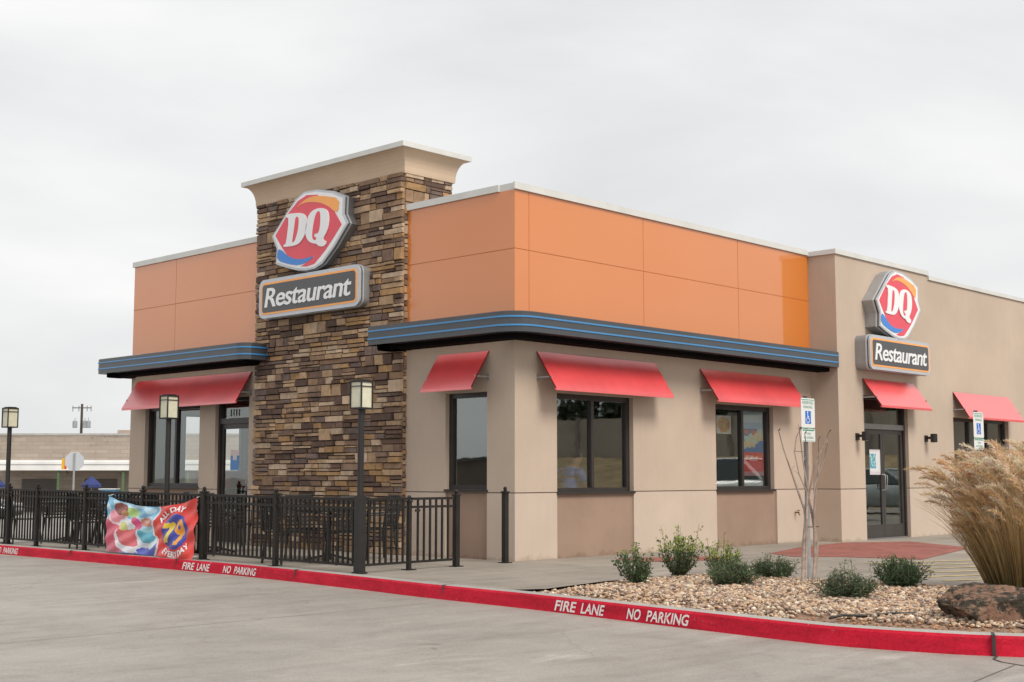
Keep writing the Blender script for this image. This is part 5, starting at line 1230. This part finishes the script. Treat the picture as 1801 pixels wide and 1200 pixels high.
# ------------------------------------------------------------------ cars
def car(name, x, y, z, rz, paint_, label, suv=False):
    o = empty(name, (x, y, z), rz, label, 'car', None)
    Lc = 4.6; W = 0.9
    # stations along +x (front). lower body: (x, zbottom, ztop, halfwidth)
    if suv: ST = [(-2.25, .45, .95, .78), (-2.15, .30, 1.05, .88), (-1.2, .28, 1.10, .93), (0.4, .28, 1.10, .93), (1.1, .28, 1.10, .93), (1.9, .30, 1.0, .90), (2.22, .35, .88, .82), (2.32, .45, .75, .74)]
    else: ST = [(-2.3, .45, .85, .70), (-2.2, .28, .98, .82), (-1.4, .24, 1.0, .88), (0.0, .22, .96, .90), (0.95, .22, .94, .89), (1.8, .26, .82, .86), (2.18, .30, .70, .80), (2.32, .40, .58, .70)]
    b_ = MB(); rings = []
    for (sx, zb_, zt_, hw) in ST:
        rings.append([(sx, -hw * .92, zb_), (sx, -hw, zb_ + .12), (sx, -hw * 1.0, (zb_ + zt_) / 2 + .05), (sx, -hw * .96, zt_ - .06), (sx, -hw * .80, zt_), (sx, 0, zt_ + .03), (sx, hw * .80, zt_), (sx, hw * .96, zt_ - .06), (sx, hw, (zb_ + zt_) / 2 + .05), (sx, hw, zb_ + .12), (sx, hw * .92, zb_)])
    k_ = 11; vs = [p for r in rings for p in r]
    b_.mesh(vs, [(i * k_ + j, (i + 1) * k_ + j, (i + 1) * k_ + (j + 1) % k_, i * k_ + (j + 1) % k_) for i in range(len(ST) - 1) for j in range(k_)] + [tuple(range(k_)), tuple((len(ST) - 1) * k_ + j for j in reversed(range(k_)))], paint_)
    b_.build('body', o, smooth=True)
    H = 1.72 if suv else 1.44; bt_ = 1.09 if suv else .97
    if suv: lo2 = [(-2.1, bt_), (1.15, bt_)]; hi2 = [(-1.8, H), (0.35, H)]
    else: lo2 = [(-1.75, bt_), (1.05, bt_ - .02)]; hi2 = [(-0.95, H), (0.15, H)]
    g_ = MB(); wl, wt = .80, .60
    A = [(lo2[0][0], -wl, lo2[0][1]), (lo2[1][0], -wl, lo2[1][1]), (hi2[1][0], -wt, H - .04), (hi2[0][0], -wt, H - .04)]; B = [(p[0], -p[1], p[2]) for p in A]
    g_.mesh(A + B, [(0, 1, 2, 3), (7, 6, 5, 4), (1, 5, 6, 2), (4, 0, 3, 7)], M_CARG); g_.build('windows', o)
    r_ = MB(); r_.mesh([(hi2[0][0] - .05, -wt - .01, H - .05), (hi2[1][0] + .05, -wt - .01, H - .05), (hi2[1][0] + .05, wt + .01, H - .05), (hi2[0][0] - .05, wt + .01, H - .05), (hi2[0][0] + .1, -wt + .12, H), (hi2[1][0] - .1, -wt + .12, H), (hi2[1][0] - .1, wt - .12, H), (hi2[0][0] + .1, wt - .12, H)],
        [(4, 5, 6, 7), (0, 1, 5, 4), (1, 2, 6, 5), (2, 3, 7, 6), (3, 0, 4, 7)], paint_)
    for sg in (-1, 1):
        for (a0, a1) in ((lo2[0], hi2[0]), (lo2[1], hi2[1])): r_.bar((a0[0], sg * (wl + .004), a0[1] - .02), (a1[0], sg * (wt + .004), H - .05), .06, paint_)
        mx_ = (lo2[0][0] + lo2[1][0]) / 2 - .1; r_.bar((mx_, sg * (wl + .006), bt_ - .01), (mx_ - .05, sg * (wt + .006), H - .05), .07, paint_)
    r_.build('roof', o)
    for wx in (-1.4, 1.45):
        for sg in (-1, 1):
            w_ = MB(); prof_ = [(.20, -.11), (.33, -.10), (.34, -.05), (.34, .05), (.33, .10), (.20, .11)]; n_ = 24; yc = sg * (.80 if not suv else .84)
            vs = [(wx + r * math.cos(2 * math.pi * q_ / n_), yc + e, .34 + r * math.sin(2 * math.pi * q_ / n_)) for r, e in prof_ for q_ in range(n_)]
            w_.mesh(vs, [(i * n_ + q_, i * n_ + (q_ + 1) % n_, (i + 1) * n_ + (q_ + 1) % n_, (i + 1) * n_ + q_) for i in range(5) for q_ in range(n_)], M_TYRE)
            wo = w_.build('wheel', o)
            w_ = MB(); w_.mesh([(wx + .21 * math.cos(2 * math.pi * q_ / n_), yc + sg * .10, .34 + .21 * math.sin(2 * math.pi * q_ / n_)) for q_ in range(n_)], [tuple(range(n_))], M_ALU)
            for q_ in range(5): w_.bar((wx, yc + sg * .108, .34), (wx + .19 * math.cos(q_ * 1.2566), yc + sg * .108, .34 + .19 * math.sin(q_ * 1.2566)), .045, M_GALV, .02, Vector((0, 1, 0)))
            w_.build('rim', wo)
    fx = 2.2 if not suv else 2.22
    for sg in (-1, 1):
        a = MB(); a.abox(fx - .12, fx + .06, sg * .62 - .13, sg * .62 + .13, .60 if not suv else .72, .72 if not suv else .88, M_LENS); a.build('headlight', o, bevel=.02)
        a = MB(); a.abox(-2.30, -2.2, sg * .62 - .13, sg * .62 + .13, .72, .86, mat('tail_lamp', (.35, .02, .02), .3)); a.build('tail_light', o, bevel=.02)
    a = MB(); a.abox(fx + .02, fx + .13, -.62, .62, .34, .46, M_BLACK); a.build('bumper', o, bevel=.02)
    return o
M_CARG = mat('car_glass', (.03, .045, .045), .06, .1, spec=.8); M_LENS = mat('headlight_lens', (.55, .56, .58), .12)
car('sedan', 4.55, 29.6, -.40, R(-44), mat('black_car_paint', (.012, .013, .016), .25, coat=1.0), 'black sedan beyond the far left end of the patio fence')
car('suv', 18.6, -8.2, 0.0, R(95), mat('white_car_paint', (.62, .64, .64), .3, coat=1.0), 'white pickup sized vehicle mirrored in the poster window', True)
car('parked_sedan', 25.2, -8.4, 0.0, R(88), mat('silver_car_paint', (.32, .36, .36), .3, coat=1.0, metal=.3), 'pale sedan mirrored in the double doors')

# ------------------------------------------------------------------ far left: block building, stop sign, utility pole
P0 = Vector((32.5, 66.8, -1.2)); dU = Vector((-.694, .720, 0)).normalized()
far = empty('block_building', P0, math.atan2(-dU.y, -dU.x), 'long low weathered block building with a white canopy behind the patio', 'building')
Ff = Fr((0, 0, 0), (1, 0, 0))
a = MB(); a.box(Ff, -9.0, 40.0, 0.0, 5.10, -14.0, 0.0, M_BLOCK); a.build('wall', far)
far.rotation_euler = (0, 0, math.atan2(-dU.y, -dU.x))
a = MB(); a.box(Ff, -9.03, 40.03, 5.10, 5.24, -14.0, 0.05, mat('old_coping', (.36, .35, .33), .8)); a.build('coping', far)
a = MB(); a.box(Ff, -8.1, 10.0, 2.75, 3.42, 0.002, 3.0, mat('canopy_white', (.80, .80, .79), .5, .1, .6)); a.box(Ff, -8.1, 10.0, 3.15, 3.3, 2.99, 3.06, MATS['canopy_white']); a.build('canopy', far)
for u in (-7.6, -3.6, .6, 4.8, 9.0):
    a = MB(); a.bar((u, -2.8, 0), (u, -2.8, 2.75), .16, mat('green_post', (.10, .16, .08), .7)); a.build('post', far)
a = MB(); a.box(Ff, -1.0, -.1, 5.24, 5.5, -2.0, -1.0, mat('roof_box', (.42, .33, .28), .8)); a.build('roof_vent', far)
for u, wd in ((-7, 2.4), (-2.8, 2.2), (1.4, 2.4), (5.6, 2.2)):
    a = MB(); a.box(Ff, u, u + wd, 0.05, 2.2, 0.003, 0.03, mat('shopfront_dark', (.10, .085, .08), .6)); a.build('shopfront', far)
def parasol(px_, py_, pz_, label, c):
    o = empty('parasol', (px_, py_, pz_), 0, label, 'parasol', 'blue parasols under the far canopy'); a = MB(); a.tube([(0, 0, 0), (0, 0, 2.35)], .03, M_GALV, 6); a.build('pole', o)
    a = MB(); n_ = 8; vs = [(0, 0, 2.4)] + [(.62 * math.cos(i * .785), .62 * math.sin(i * .785), 1.85) for i in range(8)] + [(.62 * math.cos(i * .785), .62 * math.sin(i * .785), 1.68) for i in range(8)]
    a.mesh(vs, [(0, 1 + i, 1 + (i + 1) % 8) for i in range(8)] + [(1 + i, 9 + i, 9 + (i + 1) % 8, 1 + (i + 1) % 8) for i in range(8)], c); a.build('parasol_cover', o)
parasol(28.0, 63.2, -1.2, 'blue parasol right of the stop sign back', mat('parasol_blue', (.02, .035, .15), .7))
parasol(23.4, 66.6, -1.2, 'blue parasol at the far left edge under the white canopy', MATS['parasol_blue'])
a = MB(); a.abox(-.5, .5, -.4, .4, 0, 1.55, mat('stall_blue', (.06, .20, .36), .7)); a.abox(-.55, .55, -.45, .45, 1.55, 1.60, M_WHITE); o = a.build('drink_cooler'); o.location = (28.9, 62.6, -1.2); o.rotation_euler = (0, 0, R(-46))
tag(o, 'light blue box shaped stand beside the blue parasol', 'stand')
sg_ = empty('hanging_sign', (27.72, 66.24, 1.62), R(-46), 'small yellow and red sign at the edge of the white canopy', 'sign')
a = MB(); a.abox(-.16, .02, -.04, .04, 0, .68, mat('sign_yellow', (.75, .42, .02), .5)); a.abox(.02, .14, -.04, .04, 0, .68, mat('sign_red_small', (.6, .05, .03), .5)); a.build('sign_panel', sg_)
a = MB(); a.bar((0, 0, .68), (0, 0, .9), .03, M_GALV); a.build('bracket', sg_)
ss = empty('stop_sign', (12.3, 35.87, -.62), R(-42), 'back of an octagonal stop sign on a grey post beyond the patio fence', 'sign')
a = MB(); a.bar((0, .03, 0), (0, .03, 2.72), .07, M_GALV, .035, Vector((0, 1, 0))); a.build('post', ss)
a = MB(); F_ = Fr((0, .055, 0), (1, 0, 0)); slab(a, F_, [(.40 * math.cos(R(22.5 + 45 * i)), 2.39 + .40 * math.sin(R(22.5 + 45 * i))) for i in range(8)], -.004, 0.0, mat('sign_back', (.50, .53, .57), .5, .06, 2), M_SRED); a.build('sign_plate', ss)
up = empty('utility_pole', (61.0, 126.4, -1.2), R(-46), 'wooden utility pole with crossarm and three grey transformers rising behind the block building', 'utility pole')
M_WOOD = mat('pole_wood', (.07, .055, .045), .9)
a = MB(); a.tube([(0, 0, 0), (0, 0, 10.6)], [.19, .13], M_WOOD, 10); a.build('pole', up)
a = MB(); a.bar((-1.1, 0, 10.15), (1.1, 0, 10.15), .10, M_WOOD); a.build('crossarm', up)
for u in (-1.05, -.35, .6, 1.05):
    a = MB(); a.tube([(u, 0, 9.75), (u, 0, 10.4)], .06, M_GALV, 6); a.build('insulator', up)
for u in (-.68, .45, .85):
    a = MB(); a.lathe((u, -.2, 7.85), [(.25, 0), (.27, .05), (.27, .75), (.2, .82)], mat('transformer_grey', (.30, .32, .34), .5), 12); a.tube([(u, -.2, 8.6), (u, -.2, 9.0)], .04, M_GALV, 6); a.build('transformer', up)

# ------------------------------------------------------------------ surroundings behind the camera, mirrored in the glass
M_GRASSL = mat('dry_lawn', (.32, .235, .13), .95, .35, 1.2, bumpy=.4, bscale=9)
a = MB(); N_ = 30; vs = []
def bank(u, v): return (26 + v * 14 + u * 8, -40 + u * 46, -.14 + 2.4 * sm(0, 1, v))
vs = [bank(i / N_, j / 8) for j in range(9) for i in range(N_ + 1)]
a.mesh(vs, [(j * (N_ + 1) + i, (j + 1) * (N_ + 1) + i, (j + 1) * (N_ + 1) + i + 1, j * (N_ + 1) + i + 1) for j in range(8) for i in range(N_)], M_GRASSL)
tag(a.build('grass_bank', smooth=True), kind='structure')
fw_ = empty('panel_wall', (0, 0, 0), 0, 'grey brown panel wall on the grass bank, mirrored in the corner window', 'wall')
a = MB(); p_, q_ = Vector((38.5, -42, 2.1)), Vector((46.5, 4, 2.1)); d_ = (q_ - p_); Lw = d_.length; Fw = Fr(p_, d_.normalized())
a.box(Fw, 0, Lw, -.6, 2.1, -.1, .1, mat('panel_grey', (.40, .35, .30), .85, .15, .8)); a.build('wall_panel', fw_)
a = MB()
for i in range(int(Lw / 3) + 1): a.box(Fw, i * 3 - .12, i * 3 + .12, -.6, 2.25, -.16, .16, mat('pier_grey', (.25, .22, .2), .85))
a.build('pier', fw_)
M_TLEAF = mat_vcol('tree_leaf', .7, .1, 5, 0, trans=.2)
def tree(x, y, z, h, wd, seed, label, n_=1500):
    rnd = random.Random(seed); o = empty('tree', (x, y, z), 0, label, 'tree', 'dark evergreen trees around the lot'); t = MB(); t.tube([(0, 0, 0), (.1, 0, h * .35), (.0, .1, h * .8)], [.2, .14, .04], M_STEM, 8)
    for k_ in range(6): an = k_ * 1.05; t.tube([(0, 0, h * (.25 + .08 * k_)), (math.cos(an) * wd * .3, math.sin(an) * wd * .3, h * (.4 + .09 * k_))], [.07, .02], M_STEM, 5)
    t.build('trunk', o); c = MB(); cl = [(rnd.gauss(0, wd * .22), rnd.gauss(0, wd * .22), h * rnd.uniform(.3, .92), rnd.uniform(.14, .24) * wd) for _ in range(16)]
    for i in range(n_):
        q_ = rnd.choice(cl); v = Vector((rnd.gauss(0, 1), rnd.gauss(0, 1), rnd.gauss(0, .8))).normalized() * q_[3] * rnd.uniform(.6, 1.1); p = Vector(q_[:3]) + v; f = rnd.uniform(.6, 1.4)
        s1_ = Vector((rnd.gauss(0, 1), rnd.gauss(0, 1), rnd.gauss(0, 1))).normalized() * .20; s2_ = s1_.cross(Vector((rnd.gauss(0, 1), rnd.gauss(0, 1), rnd.gauss(0, 1)))).normalized() * .16
        c.mesh([p - s1_, p + s2_, p + s1_, p - s2_], [(0, 1, 2, 3)], M_TLEAF, (.05 * f, .065 * f, .032 * f))
    c.build('crown', o); return o
for i in range(11):
    t_ = (i + .5) / 11; p = p_.lerp(q_ if False else Vector((46.5, 4, 2.1)), t_) + Vector((3.5 + (i % 3), 0, -.4)); tree(p.x, p.y, p.z, 3.3 + (i * 37 % 5) * .3, 5.2, 100 + i, 'dark evergreen trees above the panel wall mirrored in the corner window', 3800)
lb = empty('street_building', (-62, 58, -.2), R(-64), 'low brown building across the street mirrored in the street side windows', 'building')
a = MB(); a.abox(-45, 40, -5, 5, 0, 2.5, mat('far_brick', (.17, .13, .10), .9, .2, .5)); a.build('wall', lb)
a = MB(); a.abox(-45.4, 40.4, -5.4, 5.4, 2.5, 2.75, mat('far_roof', (.10, .09, .085), .9)); a.build('roof', lb)
for i in range(9):
    a = MB(); a.abox(-40 + i * 9, -37 + i * 9, -5.05, -5.004, .9, 2.0, M_CARG); a.build('window', lb)
up2 = empty('street_pole', (-30, 36.6, GZ), R(30), 'utility pole across the street mirrored in the narrow window', 'utility pole')
a = MB(); a.tube([(0, 0, 0), (0, 0, 11)], [.17, .11], M_WOOD, 10); a.bar((-1.0, 0, 10), (1.0, 0, 10), .1, M_WOOD); a.build('pole', up2)
